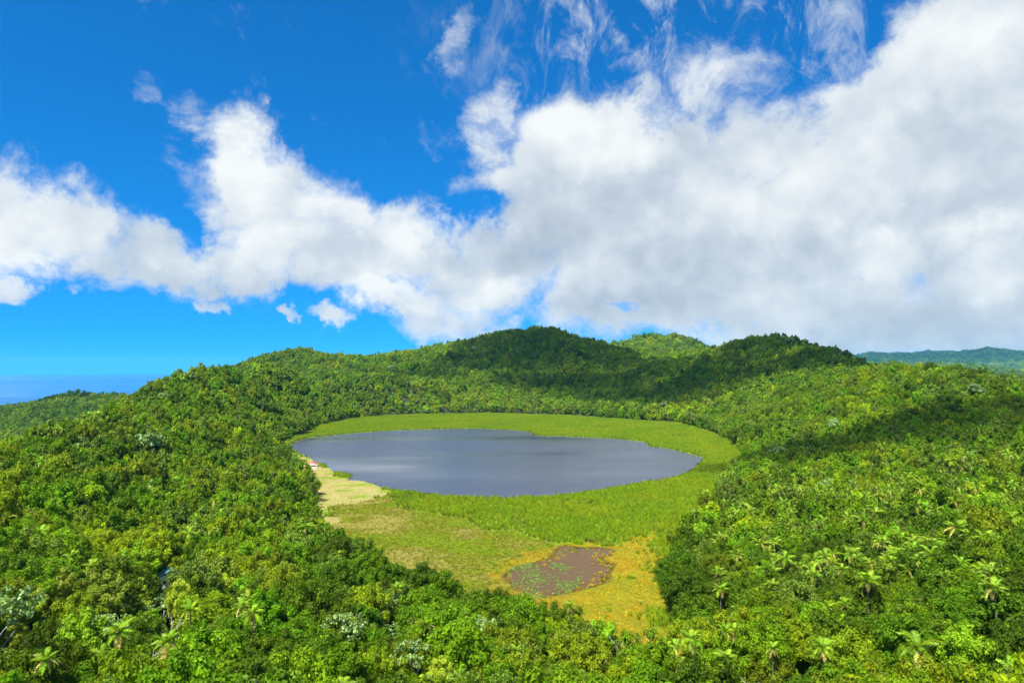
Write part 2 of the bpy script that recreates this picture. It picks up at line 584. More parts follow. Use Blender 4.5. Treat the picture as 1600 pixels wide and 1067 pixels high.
def height_raw(x, y):
    u, v = uv(x, y)
    z = tps(np.clip(u, -AZ_LIM, AZ_LIM), np.clip(v, math.log(30), math.log(17500)))
    r = np.hypot(x, y)
    back = 24 - 600 * smooth(500, 4000, r)
    w = smooth(AZ_LIM, AZ_LIM + 0.7, np.abs(u))
    z = z * (1 - w) + back * w
    # gullies and spurs grow with height above the basin and with distance
    amp = np.clip(np.abs(z) * 0.17, 0, 32) * smooth(500, 1600, r)
    wl = 150 + 0.10 * r
    z = z + amp * fbm(x / 230 + 3, y / 230, 4, 0.52, ridge=True) * 0.8 + amp * .42 * fbm(x / 95 + 31, y / 95, 3, 0.5, ridge=True) + np.clip(r / 600, .3, 3.0) * 2.2 * fbm(x / 70, y / 70, 3)
    z = z + 150 * smooth(10000, 12500, r) * smooth(17500, 15500, r) * (np.abs(u) < AZ_LIM) * (fbm(x / 1300 + 9, y / 1900, 5, .55, ridge=True) - .15) * smooth(0.2, .45, u)
    d = sdf(MARSH, x, y)
    s = smooth(-10, 120, d)
    basin = np.maximum(z, 0.6) * s + (1 - s) * np.where(d > 0, 0.3 + d * 0.03, -2.5)
    near = (r > 120) & (r < 1400) & (np.abs(u) < AZ_LIM)
    z = np.where(near & (d < 120), basin, z)
    return np.where(r > 17400, -620, z)


NA_, NR_ = 460, 580
_az = np.linspace(-AZ_LIM, AZ_LIM, NA_)
_lr = np.linspace(math.log(30), math.log(18000), NR_)
_GA, _GR = np.meshgrid(_az, np.exp(_lr))
TX, TY = _GR * np.sin(_GA), _GR * np.cos(_GA)
TZ = height_raw(TX, TY)


def height(x, y):
    u, v = uv(x, y)
    i = np.clip((v - _lr[0]) / (_lr[1] - _lr[0]), 0, NR_ - 1.001)
    j = np.clip((u - _az[0]) / (_az[1] - _az[0]), 0, NA_ - 1.001)
    a, b = np.floor(i).astype(int), np.floor(j).astype(int)
    f, g = i - a, j - b
    return (TZ[a, b] * (1 - g) + TZ[a, b + 1] * g) * (1 - f) + (TZ[a + 1, b] * (1 - g) + TZ[a + 1, b + 1] * g) * f


def seen(x, y, z, slack=4.0, steps=90):
    """whether the point clears the ground on the way from the camera"""
    ok = np.ones(x.shape, bool)
    for t in np.linspace(0.04, 0.985, steps):
        ok &= (CAM_Z + (z - CAM_Z) * t) > height(x * t, y * t) + 5.0 * (t > .25) - slack
    return ok


def ray_hit(px, py, lift=9.0):
    """where the line of sight through a picture point meets the canopy"""
    d = pdir(px, py)
    Ys = np.exp(np.linspace(math.log(60), math.log(6000), 1500))
    x, z = d[0] / d[1] * Ys, CAM_Z + d[2] / d[1] * Ys
    h = height(x, Ys) + lift
    i = int(np.argmax(z < h))
    return x[i], Ys[i], float(height(np.array([x[i]]), np.array([Ys[i]]))[0])


# ground sheet: the fan in front from the table, a coarser ring all round behind, joined at their edge
def build_ground():
    back = np.concatenate([np.linspace(AZ_LIM, 2 * math.pi - AZ_LIM, 60)[1:-1]])
    GA2, GR2 = np.meshgrid(back, np.exp(_lr))
    ua = (GA2 + math.pi) % (2 * math.pi) - math.pi
    X2, Y2 = GR2 * np.sin(ua), GR2 * np.cos(ua)
    Z2 = height_raw(X2, Y2)
    X = np.concatenate([TX, X2], 1)
    Y = np.concatenate([TY, Y2], 1)
    Z = np.concatenate([TZ, Z2], 1)
    nr, na = X.shape
    V_ = np.stack([X, Y, Z], -1).reshape(-1, 3)
    i, j = np.meshgrid(np.arange(nr - 1), np.arange(na), indexing='ij')
    j2 = (j + 1) % na
    F_ = np.stack([i * na + j, (i + 1) * na + j, (i + 1) * na + j2, i * na + j2], -1).reshape(-1, 4)[:, ::-1]
    m, t, b = new_mat("forest floor")
    n1 = t.nodes.new("ShaderNodeTexNoise")
    n1.inputs["Scale"].default_value = 0.25
    n1.inputs["Detail"].default_value = 8
    g = t.nodes.new("ShaderNodeNewGeometry")
    t.links.new(g.outputs["Position"], n1.inputs["Vector"])
    r = t.nodes.new("ShaderNodeValToRGB")
    t.links.new(n1.outputs["Fac"], r.inputs[0])
    r.color_ramp.elements[0].position = .3
    r.color_ramp.elements[0].color = (0.020, 0.035, 0.008, 1)
    r.color_ramp.elements[1].position = .7
    r.color_ramp.elements[1].color = (0.055, 0.10, 0.012, 1)
    t.links.new(r.outputs[0], b.inputs["Base Color"])
    b.inputs["Roughness"].default_value = 0.9
    bp = t.nodes.new("ShaderNodeBump")
    bp.inputs["Distance"].default_value = 2.0
    t.links.new(n1.outputs["Fac"], bp.inputs["Height"])
    t.links.new(bp.outputs[0], b.inputs["Normal"])
    o = link("terrain", mesh_np("terrain", V_, F_, m, True))
    return tag(o, "forest floor and hills of the crater under the trees", "terrain", kind="structure")


build_ground()


# ------------------------------------------------------------------ water
def water_mat(name, col, rough, s1, s2, bump, gust, spec=0.5):
    m, t, b = new_mat(name)
    nd, lk = t.nodes, t.links
    g = nd.new("ShaderNodeNewGeometry")
    b.inputs["Base Color"].default_value = (*col, 1)
    b.inputs["IOR"].default_value = 1.33
    b.inputs["Specular IOR Level"].default_value = spec
    mp = nd.new("ShaderNodeMapping")
    mp.inputs["Scale"].default_value = (0.35, 1, 1)
    lk.new(g.outputs["Position"], mp.inputs["Vector"])
    n1 = nd.new("ShaderNodeTexNoise")
    n1.inputs["Scale"].default_value = s1
    n1.inputs["Detail"].default_value = 4
    lk.new(mp.outputs[0], n1.inputs["Vector"])
    mg = nd.new("ShaderNodeMapping")
    mg.inputs["Scale"].default_value = (0.25, 1, 1)
    lk.new(g.outputs["Position"], mg.inputs["Vector"])
    n2 = nd.new("ShaderNodeTexNoise")
    n2.inputs["Scale"].default_value = s2
    n2.inputs["Detail"].default_value = 3
    lk.new(mg.outputs[0], n2.inputs["Vector"])
    r = nd.new("ShaderNodeMapRange")
    r.inputs["From Min"].default_value = .38
    r.inputs["From Max"].default_value = .66
    r.inputs["To Min"].default_value = rough
    r.inputs["To Max"].default_value = rough * (1 - gust)
    lk.new(n2.outputs["Fac"], r.inputs["Value"])
    lk.new(r.outputs[0], b.inputs["Roughness"])
    r2 = nd.new("ShaderNodeMapRange")
    r2.inputs["From Min"].default_value = .38
    r2.inputs["From Max"].default_value = .66
    r2.inputs["To Min"].default_value = bump
    r2.inputs["To Max"].default_value = bump * (1 - gust)
    lk.new(n2.outputs["Fac"], r2.inputs["Value"])
    bp = nd.new("ShaderNodeBump")
    bp.inputs["Distance"].default_value = 1.0
    lk.new(r2.outputs[0], bp.inputs["Strength"])
    lk.new(n1.outputs["Fac"], bp.inputs["Height"])
    lk.new(bp.outputs[0], b.inputs["Normal"])
    return m


def sheet(name, poly, z, grow, mat):
    c = poly.mean(0)
    d = poly - c
    P = c + d * (1 + grow / np.linalg.norm(d, axis=1, keepdims=True))
    me = bpy.data.meshes.new(name)
    me.from_pydata([(x, y, z) for x, y in P], [], [list(range(len(P)))])
    if me.polygons[0].normal.z < 0: me.flip_normals()
    me.materials.append(mat)
    return link(name, me)


lake = sheet("lake", smooth_poly(LAKE, 1), 0.0, 6.0, water_mat("lake water", (0.055, 0.066, 0.098), 0.24, 0.9, 0.012, 0.32, 0.8))
tag(lake, "dark slate blue crater lake in the middle of the marsh", "lake", kind="structure")
pond = sheet("pond", POND, 0.0, 5.0, water_mat("pond water", (0.100, 0.060, 0.025), 0.25, 1.5, 0.05, 0.10, 0.3, .06))
tag(pond, "small brown pond in the golden end of the marsh", "pond", kind="structure")

th = np.linspace(0, 2 * math.pi, 181)[:-1]
rr = np.array([600, 3000, 10000, 25000, 45000.0])
SV = np.stack([(rr[:, None] * np.cos(th)).ravel(), (rr[:, None] * np.sin(th)).ravel(), np.full(5 * 180, -530.0)], 1)
ii, jj = np.meshgrid(np.arange(4), np.arange(180), indexing='ij')
SF = np.stack([ii * 180 + jj, ii * 180 + (jj + 1) % 180, (ii + 1) * 180 + (jj + 1) % 180, (ii + 1) * 180 + jj], -1).reshape(-1, 4)[:, ::-1]
sea = link("sea", mesh_np("sea", SV, SF, water_mat("sea water", (0.0, 0.085, 0.255), 0.30, 0.02, 0.0006, 0.12, 0.4, .2)))
tag(sea, "blue sea reaching to the horizon beyond the ridge", "sea", kind="structure")

# ------------------------------------------------------------------ marsh floor
GS = 2.0
gx = np.arange(MARSH[:, 0].min() - 12, MARSH[:, 0].max() + 14, GS)
gy = np.arange(MARSH[:, 1].min() - 12, MARSH[:, 1].max() + 14, GS)
MX, MY = np.meshgrid(gx, gy)


def zones(X, Y):
    """weights of the plant communities at a place on the flat"""
    w = 9 * fbm(X / 26, Y / 26, 4) + 4 * fbm(X / 7 + 40, Y / 7, 2)
    z = {}
    z["lake"] = sdf(LAKE, X, Y) + 2.2 * fbm(X / 16 + 3, Y / 16, 3)
    z["pond"] = sdf(POND, X, Y) + 0.45 * w
    z["lily"] = sdf(LILY, X, Y) + 0.4 * w
    z["dry"] = sdf(DRY, X, Y) + 1.3 * w + 5
    z["sedge"] = sdf(SEDGE, X, Y) + 0.35 * w
    z["gold"] = sdf(GOLD, X, Y) + 2.0 * w
    z["edge"] = sdf(MARSH, X, Y)
    return z


Z = zones(MX, MY)
mz = np.full(MX.shape, 0.22)
mz = np.where(Z["sedge"] < 0, 0.16, mz)
mz = np.where(Z["gold"] < 0, 0.10, mz)
mz = mz + 0.06 * fbm(MX / 9, MY / 9, 3)
mz = np.where(Z["pond"] < 6, np.minimum(mz, 0.03 + 0.018 * Z["pond"] + 0.05 * fbm(MX / 5, MY / 5, 2)), mz)
mz = np.where(Z["lake"] < 3, np.clip(0.20 * (Z["lake"] + 0.6 * fbm(MX / 6, MY / 6, 2)), -1.6, 0.22), mz)
mz = np.where(Z["edge"] > -2, np.minimum(mz + (Z["edge"] + 2) * 0.03, 0.8), mz)
keep = Z["edge"] < 9


def colours(Z, X, Y):
    c = np.zeros(X.shape + (3,)) + np.array([0.15, 0.23, 0.006])
    n = fbm(X / 18 + 5, Y / 18, 4)[..., None]
    n2 = fbm(X / 5, Y / 5 + 9, 3)[..., None]
    c = c * (1 + 0.25 * n)

    def mix(c, k, col, w):
        return c * (1 - w[..., None]) + np.array(col) * w[..., None]
    c = mix(c, 0, (0.175, 0.185, 0.010), smooth(2, -3, Z["sedge"]))
    tan = smooth(0.0, 0.5, fbm(X / 22 + 50, Y / 12 + 3, 4)) * smooth(2, -3, Z["sedge"]) * smooth(70, -30, X + 30)
    c = mix(c, 0, (0.30, 0.25, 0.075), np.clip(tan * .45, 0, 1))
    c = mix(c, 0, (0.27, 0.19, 0.008), smooth(8, -8, Z["gold"]) * (0.65 + 0.35 * np.clip(n[..., 0] * 2, -1, 1)))
    dw = smooth(1.5, -2.5, Z["dry"])
    c = mix(c, 0, (0.36, 0.32, 0.11), dw)
    c = mix(c, 0, (0.17, 0.26, 0.02), dw * smooth(0.15, 0.4, fbm(X / 14 + 80, Y / 10, 3)))
    c = mix(c, 0, (0.05, 0.032, 0.012), smooth(1.5, -1, Z["pond"]))
    return np.clip(c * (1 + 0.18 * n2), 0.003, 0.9)


def attr_mat(name, rough=0.85):
    m, t, b = new_mat(name)
    a = t.nodes.new("ShaderNodeAttribute")
    a.attribute_name = "plant"
    n = t.nodes.new("ShaderNodeTexNoise")
    n.inputs["Scale"].default_value = 1.4
    n.inputs["Detail"].default_value = 6
    n.inputs["Roughness"].default_value = .7
    g = t.nodes.new("ShaderNodeNewGeometry")
    t.links.new(g.outputs["Position"], n.inputs["Vector"])
    r = t.nodes.new("ShaderNodeMapRange")
    r.inputs["From Min"].default_value = .3
    r.inputs["From Max"].default_value = .7
    r.inputs["To Min"].default_value = .6
    r.inputs["To Max"].default_value = 1.35
    t.links.new(n.outputs["Fac"], r.inputs["Value"])
    s = t.nodes.new("ShaderNodeVectorMath")
    s.operation = 'SCALE'
    t.links.new(a.outputs["Color"], s.inputs[0])
    t.links.new(r.outputs[0], s.inputs["Scale"])
    t.links.new(s.outputs[0], b.inputs["Base Color"])
    b.inputs["Roughness"].default_value = rough
    b.inputs["Specular IOR Level"].default_value = .15
    bp = t.nodes.new("ShaderNodeBump")
    bp.inputs["Distance"].default_value = 0.6
    t.links.new(n.outputs["Fac"], bp.inputs["Height"])
    t.links.new(bp.outputs[0], b.inputs["Normal"])
    return m


ny, nx = MX.shape
MV = np.stack([MX, MY, mz], -1).reshape(-1, 3)
i, j = np.meshgrid(np.arange(ny - 1), np.arange(nx - 1), indexing='ij')
MF = np.stack([i * nx + j, i * nx + j + 1, (i + 1) * nx + j + 1, (i + 1) * nx + j], -1).reshape(-1, 4)
kf = (keep[:-1, :-1] & keep[1:, 1:] & keep[:-1, 1:] & keep[1:, :-1]).ravel()
MF = MF[kf]
used = np.unique(MF)
remap = np.full(len(MV), -1)
remap[used] = np.arange(len(used))
me = mesh_np("marsh", MV[used], remap[MF], attr_mat("marsh plants"), True)
ca = me.color_attributes.new("plant", 'FLOAT_COLOR', 'POINT')
cc = colours(Z, MX, MY).reshape(-1, 3)[used]
ca.data.foreach_set("color", np.concatenate([cc, np.ones((len(cc), 1))], 1).astype(np.float32).ravel())
marsh = link("marsh", me)
tag(marsh, "flat green and golden marsh ringing the lake", "marsh", kind="structure")


# ------------------------------------------------------------------ scatter of plants nobody could count
def scatter(name, protos, P, idx, rot, scl, label, cat, tilt=None):
    """one object: each point carries a copy of the shape with its index"""
    me = bpy.data.meshes.new(name)
    me.vertices.add(len(P))
    me.vertices.foreach_set("co", np.asarray(P, np.float32).ravel())
    a = me.attributes.new("pick", 'INT', 'POINT')
    a.data.foreach_set("value", np.asarray(idx, np.int32))
    a = me.attributes.new("turn", 'FLOAT_VECTOR', 'POINT')
    R = np.zeros((len(P), 3), np.float32)
    R[:, 2] = rot
    if tilt is not None: R[:, :2] = tilt
    a.data.foreach_set("vector", R.ravel())
    a = me.attributes.new("size", 'FLOAT_VECTOR', 'POINT')
    S = np.asarray(scl, np.float32)
    if S.ndim == 1: S = np.stack([S, S, S], 1)
    a.data.foreach_set("vector", S.ravel())
    me.update()
    o = link(name, me)
    ng = bpy.data.node_groups.new(name, 'GeometryNodeTree')
    ng.interface.new_socket("Geometry", in_out='INPUT', socket_type='NodeSocketGeometry')
    ng.interface.new_socket("Geometry", in_out='OUTPUT', socket_type='NodeSocketGeometry')
    gi, go = ng.nodes.new("NodeGroupInput"), ng.nodes.new("NodeGroupOutput")
    jn = ng.nodes.new("GeometryNodeJoinGeometry")
    for p in reversed(protos):
        oi = ng.nodes.new("GeometryNodeObjectInfo")
        oi.inputs["Object"].default_value = p
        oi.inputs["As Instance"].default_value = False
        gt = ng.nodes.new("GeometryNodeGeometryToInstance")
        ng.links.new(oi.outputs["Geometry"], gt.inputs[0])
        ng.links.new(gt.outputs[0], jn.inputs[0])
    ip = ng.nodes.new("GeometryNodeInstanceOnPoints")
    ip.inputs["Pick Instance"].default_value = True

    def named(n, typ):
        x = ng.nodes.new("GeometryNodeInputNamedAttribute")
        x.data_type = typ
        x.inputs["Name"].default_value = n
        return [s for s in x.outputs if s.enabled and s.name == "Attribute"][0]
    ng.links.new(gi.outputs[0], ip.inputs["Points"])
    ng.links.new(jn.outputs[0], ip.inputs["Instance"])
    ng.links.new(named("pick", 'INT'), ip.inputs["Instance Index"])
    er = ng.nodes.new("FunctionNodeEulerToRotation")
    ng.links.new(named("turn", 'FLOAT_VECTOR'), er.inputs[0])
    ng.links.new(er.outputs[0], ip.inputs["Rotation"])
    ng.links.new(named("size", 'FLOAT_VECTOR'), ip.inputs["Scale"])
    ng.links.new(ip.outputs[0], go.inputs[0])
    md = o.modifiers.new("plants", 'NODES')
    md.node_group = ng
    tag(o, label, cat, kind="stuff")
    return o


def proto(name, me):
    return bpy.data.objects.new(name, me)          # never linked: only a shape for scatter()


def tuft_mesh(name, mat, h, w, n, seed, bw=0.10, lean=0.35):
    r = np.random.default_rng(seed)
    V_, F_ = [], []
    for k in range(n):
        a = r.random() * 6.283
        q = w * 0.5 * math.sqrt(r.random())
        bx, by = q * math.cos(a), q * math.sin(a)
        b2 = a + r.normal() * .8
        hh = h * (0.65 + 0.5 * r.random())
        le = lean * hh * r.random()
        tx, ty = bx + math.cos(b2) * le, by + math.sin(b2) * le
        sx_, sy_ = -math.sin(b2) * bw, math.cos(b2) * bw
        mx_, my_ = bx * .6 + tx * .4, by * .6 + ty * .4
        s = len(V_)
        V_ += [(bx - sx_, by - sy_, -.1), (bx + sx_, by + sy_, -.1), (mx_ + sx_, my_ + sy_, hh * .62), (mx_ - sx_, my_ - sy_, hh * .62), (tx, ty, hh)]
        F_ += [(s, s + 1, s + 2, s + 3), (s + 3, s + 2, s + 4)]
    return mesh_np(name, V_, F_, mat)


def marsh_points(cell, cond):
    X, Y = np.meshgrid(np.arange(gx[0], gx[-1], cell), np.arange(gy[0], gy[-1], cell))
    X = X + rng.uniform(-.5, .5, X.shape) * cell
    Y = Y + rng.uniform(-.5, .5, Y.shape) * cell
    X, Y = X.ravel(), Y.ravel()
    zz = zones(X, Y)
    k = cond(zz, X, Y)
    return X[k], Y[k], {a: b[k] for a, b in zz.items()}


REED = leaf_mat("reed green", (0.185, 0.295, 0.004), .3, .55, .3, .012, .2)
REED2 = leaf_mat("reed yellow green", (0.240, 0.320, 0.005), .3, .55, .3, .012, .2)
SEDG = leaf_mat("sedge olive", (0.185, 0.20, 0.010), .35, .6, .2, .015, .2)
STRW = leaf_mat("straw", (0.36, 0.325, 0.08), .25, .7, .15, .01, .2)
GOLDM = leaf_mat("golden sedge", (0.41, 0.295, 0.006), .3, .6, .2, .02, .2)
LIME = leaf_mat("lime grass", (0.30, 0.38, 0.025), .25, .6, .25, .012, .2)
DARKR = leaf_mat("darker reed", (0.07, 0.058, 0.018), .3, .7, .1, .01, .2)  # dark tone for the reed bed's edge band and its painted cloud shade
LILYM = leaf_mat("pond leaf", (0.11, 0.17, 0.02), .5, .4, .1, .02, .4)

X, Y, z = marsh_points(1.75, lambda z, X, Y: (z["lake"] > 0.3) & (z["edge"] < 3) & (z["pond"] > 3) & (z["dry"] > 0) & (z["sedge"] > 0) & ((z["gold"] > 0) | (rng.random(X.shape) < np.clip(.5 + z["gold"] * .05, .02, .5))))
pr = [proto("reed", tuft_mesh("reed", m_, 2.3, 1.9, 22, s, .085)) for s, m_ in ((1, REED), (2, REED), (3, REED2), (4, REED2))] + [proto("darker_reed", tuft_mesh("darker_reed", DARKR, 1.7, 1.7, 16, 5, .07))]
pk = np.where(fbm(X / 40, Y / 40, 3) + rng.normal(0, .25, len(X)) > 0.05, rng.integers(2, 4, len(X)), rng.integers(0, 2, len(X)))
shore = (z["lake"] < 2.2) | ((z["sedge"] < 1.6) & (X < 60))
pk = np.where(shore & (rng.random(len(X)) < .75), 4, pk)  # mostly dark tufts along the shoreline and the sedge boundary
sc = 0.75 + 0.3 * fbm(X / 11, Y / 11, 3) + rng.uniform(-.15, .2, len(X))
pk = np.where((fbm(X / 33 + 70, Y / 20, 4) > .34) & (rng.random(len(X)) < .35), 4, pk)  # dark tufts in patches: soft cloud shade put into the reed colour
scatter("reeds", pr, np.stack([X, Y, np.full(len(X), .1)], 1), pk, rng.random(len(X)) * 6.28, np.clip(sc, .4, 1.4), "tall yellow green reeds crowding the marsh around the lake", "reeds")
print("reeds", len(X))

X, Y, z = marsh_points(1.5, lambda z, X, Y: (z["lake"] > 1) & (z["edge"] < 3) & (z["pond"] > 1.0) & (z["sedge"] < 0) & (z["dry"] + rng.normal(0, 1.5, X.shape) > 0) & (z["gold"] + rng.normal(0, 5, X.shape) > 0))
pr = [proto("sedge", tuft_mesh("sedge", m_, .75, 1.5, 18, s, .06, .6)) for s, m_ in ((11, SEDG), (12, SEDG), (13, STRW), (14, REED))]
t_ = fbm(X / 22 + 50, Y / 12 + 3, 4) * 1.3 - 0.004 * (X + 30) + rng.normal(0, .22, len(X))
pk = np.where(t_ > .55, 2, np.where(t_ < -.10, 3, rng.integers(0, 2, len(X))))
scatter("sedge", pr, np.stack([X, Y, np.full(len(X), .1)], 1), pk, rng.random(len(X)) * 6.28, rng.uniform(.6, 1.25, len(X)), "low olive and straw coloured sedge before the reeds", "sedge")
print("sedge", len(X))

X, Y, z = marsh_points(1.3, lambda z, X, Y: (z["edge"] < 3) & (z["pond"] > -16) & (z["gold"] + rng.normal(0, 4, X.shape) < 0) & (rng.random(X.shape) < np.clip(.55 + z["pond"] * np.where(X > 12, .065, .11), 0, .95)))
pr = [proto("golden_sedge", tuft_mesh("golden_sedge", m_, .55, 1.4, 16, s, .06, .7)) for s, m_ in ((21, GOLDM), (22, GOLDM), (23, REED2))]
pk = np.where(fbm(X / 15, Y / 15, 3) + rng.normal(0, .2, len(X)) + 0.006 * (Y - 330) + .012 * np.abs(z["pond"] - 4) * (Y > 240) + .5 * smooth(12, -14, X) > .30, 2, rng.integers(0, 2, len(X)))
scatter("golden_sedge", pr, np.stack([X, Y, np.full(len(X), .0)], 1), pk, rng.random(len(X)) * 6.28, rng.uniform(.5, 1.3, len(X)), "golden orange sedge growing around the brown pond", "sedge")
print("gold", len(X))

X, Y, z = marsh_points(1.15, lambda z, X, Y: (z["lake"] > .8) & (z["dry"] < 0) & (z["edge"] < 3))
pr = [proto("dry_grass", tuft_mesh("dry_grass", m_, .38, 1.5, 14, s, .05, .9)) for s, m_ in ((31, STRW), (32, STRW), (33, LIME))]
pk = np.where(fbm(X / 14 + 80, Y / 10, 3) + rng.normal(0, .16, len(X)) - .012 * np.minimum(z["lake"], 25) + .12 > .12, 2, rng.integers(0, 2, len(X)))
scatter("dry_grass", pr, np.stack([X, Y, np.full(len(X), .12)], 1), pk, rng.random(len(X)) * 6.28, rng.uniform(.5, 1.2, len(X)), "pale straw coloured grass along the lake's sandy shore", "grass")

X, Y, z = marsh_points(.9, lambda z, X, Y: (z["pond"] < 2) & (z["lily"] < 2) & (rng.random(X.shape) < np.clip(.9 * smooth(-.1, .35, fbm(X / 7, Y / 7, 3)) - z["lily"] * .01, 0, .7)))


def pad_mesh(seed):
    r = np.random.default_rng(seed)
    V_, F_ = [], []
    for k in range(7):
        cx, cy, q = r.uniform(-.7, .7), r.uniform(-.7, .7), r.uniform(.12, .3)
        s = len(V_)
        V_ += [(cx, cy, .16)] + [(cx + q * math.cos(a), cy + q * math.sin(a), .04 + .1 * r.random()) for a in np.linspace(.2, 6.0, 7)]
        F_ += [(s, s + 1 + q_, s + 2 + q_) for q_ in range(6)]
    return mesh_np("water_leaves", V_, F_, LILYM)


scatter("floating_leaves", [proto("pad", pad_mesh(s)) for s in (1, 2, 3)], np.stack([X, Y, np.full(len(X), .02)], 1), rng.integers(0, 3, len(X)), rng.random(len(X)) * 6.28, rng.uniform(.5, 1.2, len(X)),
        "small green leaves floating on the dark end of the pond", "pond plants")

# ------------------------------------------------------------------ clouds out of frame overhead that shade the hills, haze
def cloud_mesh(parts):
    V_, F_ = [], []
    for (c, a, b, h, seed) in parts:
        nu, nv = 40, 20
        s = len(V_)
        for i in range(nv + 1):
            ph = math.pi * i / nv
            for j in range(nu):
                t = 2 * math.pi * j / nu
                d = np.array([math.sin(ph) * math.cos(t), math.sin(ph) * math.sin(t), math.cos(ph)])
                k = 1 + .38 * float(fbm(np.array(d[0] * 2.2 + seed * 3.1 + d[2]), np.array(d[1] * 2.2 + seed + 5), 3))
                V_.append((c[0] + a * k * d[0], c[1] + b * k * d[1], c[2] + h * k * (d[2] if d[2] > 0 else d[2] * .4)))
        for i in range(nv):
            for j in range(nu):
                F_.append((s + i * nu + j, s + i * nu + (j + 1) % nu, s + (i + 1) * nu + (j + 1) % nu, s + (i + 1) * nu + j))
    return V_, [f[::-1] for f in F_]


def over(px, py, Y, zc=1150.0):
    """the place in the sky whose shadow falls on what the photograph shows at a point"""
    g = at_depth(px, py, Y)
    return g + SUN * ((zc - g[2]) / SUN[2])


CLOUDS = [(over(850, 545, 1600), 260, 190, 90, 1), (over(1150, 575, 1200), 300, 190, 90, 2), (over(930, 600, 1400), 230, 110, 70, 3), (over(1250, 545, 1230), 160, 120, 70, 4),
          (over(650, 585, 1450), 110, 60, 50, 5), (over(1430, 660, 500), 175, 55, 60, 6), (over(1560, 668, 470, 1150), 100, 45, 55, 7), (over(100, 625, 1950, 1250), 230, 90, 60, 9), (over(1500, 562, 13000, 11500), 4600, 2600, 34, 8)]
CV, CF = cloud_mesh(CLOUDS)
cm = bpy.data.materials.new("cloud")
cm.use_nodes = True
ct = cm.node_tree
ct.nodes.remove(ct.nodes["Principled BSDF"])
pv = ct.nodes.new("ShaderNodeVolumePrincipled")
pv.inputs["Color"].default_value = (.98, .98, .98, 1)
pv.inputs["Density"].default_value = 0.019
pv.inputs["Anisotropy"].default_value = 0.6
ct.links.new(pv.outputs[0], ct.nodes["Material Output"].inputs["Volume"])
clouds = link("clouds", mesh_np("clouds", CV, CF, cm, True))
tag(clouds, "white clouds drifting above the crater that shade the hills", "clouds", kind="stuff")

hv = [(x, y, z) for x in (-52000, 52000) for y in (-52000, 52000) for z in (-900.0, 420.0)]
hf = [(0, 1, 3, 2), (4, 6, 7, 5), (0, 4, 5, 1), (2, 3, 7, 6), (0, 2, 6, 4), (1, 5, 7, 3)]
hm = bpy.data.materials.new("air")
hm.use_nodes = True
htn = hm.node_tree
htn.nodes.remove(htn.nodes["Principled BSDF"])
pv = htn.nodes.new("ShaderNodeVolumePrincipled")
pv.inputs["Color"].default_value = (.12, .60, 1.0, 1)
pv.inputs["Density"].default_value = 2.0e-5
htn.links.new(pv.outputs[0], htn.nodes["Material Output"].inputs["Volume"])
haze = link("haze", mesh_np("haze", hv, hf, hm))
tag(haze, "thin blue haze over the far hills and sea", "haze", kind="stuff")


# ------------------------------------------------------------------ tree shapes
def rot_to(d):
    """for unit vectors d (n x 3): two tangents"""
    ref = np.where(np.abs(d[:, 2:3]) < .9, np.array([[0, 0, 1.0]]), np.array([[1.0, 0, 0]]))
    t = np.cross(d, ref)
    t /= np.linalg.norm(t, axis=1, keepdims=True) + 1e-9
    return t, np.cross(d, t)


ICO_V = None


def ico():
    global ICO_V
    if ICO_V is None:
        p = (1 + 5 ** .5) / 2
        v = np.array([(-1, p, 0), (1, p, 0), (-1, -p, 0), (1, -p, 0), (0, -1, p), (0, 1, p), (0, -1, -p), (0, 1, -p), (p, 0, -1), (p, 0, 1), (-p, 0, -1), (-p, 0, 1)]) / math.sqrt(1 + p * p)
        f = np.array([(0, 11, 5), (0, 5, 1), (0, 1, 7), (0, 7, 10), (0, 10, 11), (1, 5, 9), (5, 11, 4), (11, 10, 2), (10, 7, 6), (7, 1, 8), (3, 9, 4), (3, 4, 2), (3, 2, 6), (3, 6, 8), (3, 8, 9), (4, 9, 5), (2, 4, 11), (6, 2, 10), (8, 6, 7), (9, 8, 1)])
        ICO_V = (v, f)
    return ICO_V


def leaves_mesh(name, pos, nrm, size, mat, r, aspect=1.6, spread=.6, extra=None):
    """one folded blade per leaf spray"""
    n = len(pos)
    d = nrm + r.normal(0, spread, (n, 3))
    d /= np.linalg.norm(d, axis=1, keepdims=True)
    t, b = rot_to(d)
    a = r.random(n) * 6.283
    t, b = t * np.cos(a)[:, None] + b * np.sin(a)[:, None], b * np.cos(a)[:, None] - t * np.sin(a)[:, None]
    s = (size * r.uniform(.6, 1.35, n))[:, None]
    L_ = t * s * aspect * .5
    W_ = b * s * .5
    V_ = np.stack([pos - L_, pos + W_ + d * s * .16, pos + L_ - d * s * .12, pos - W_ + d * s * .16], 1).reshape(-1, 3)
    q = np.arange(n)[:, None] * 4
    F_ = np.concatenate([q + np.array([[0, 1, 2]]), q + np.array([[0, 2, 3]])], 0)
    if extra is not None:
        F_ = np.concatenate([F_, extra[1] + len(V_)], 0)
        V_ = np.concatenate([V_, extra[0]], 0)
    return mesh_np(name, V_, F_, mat)


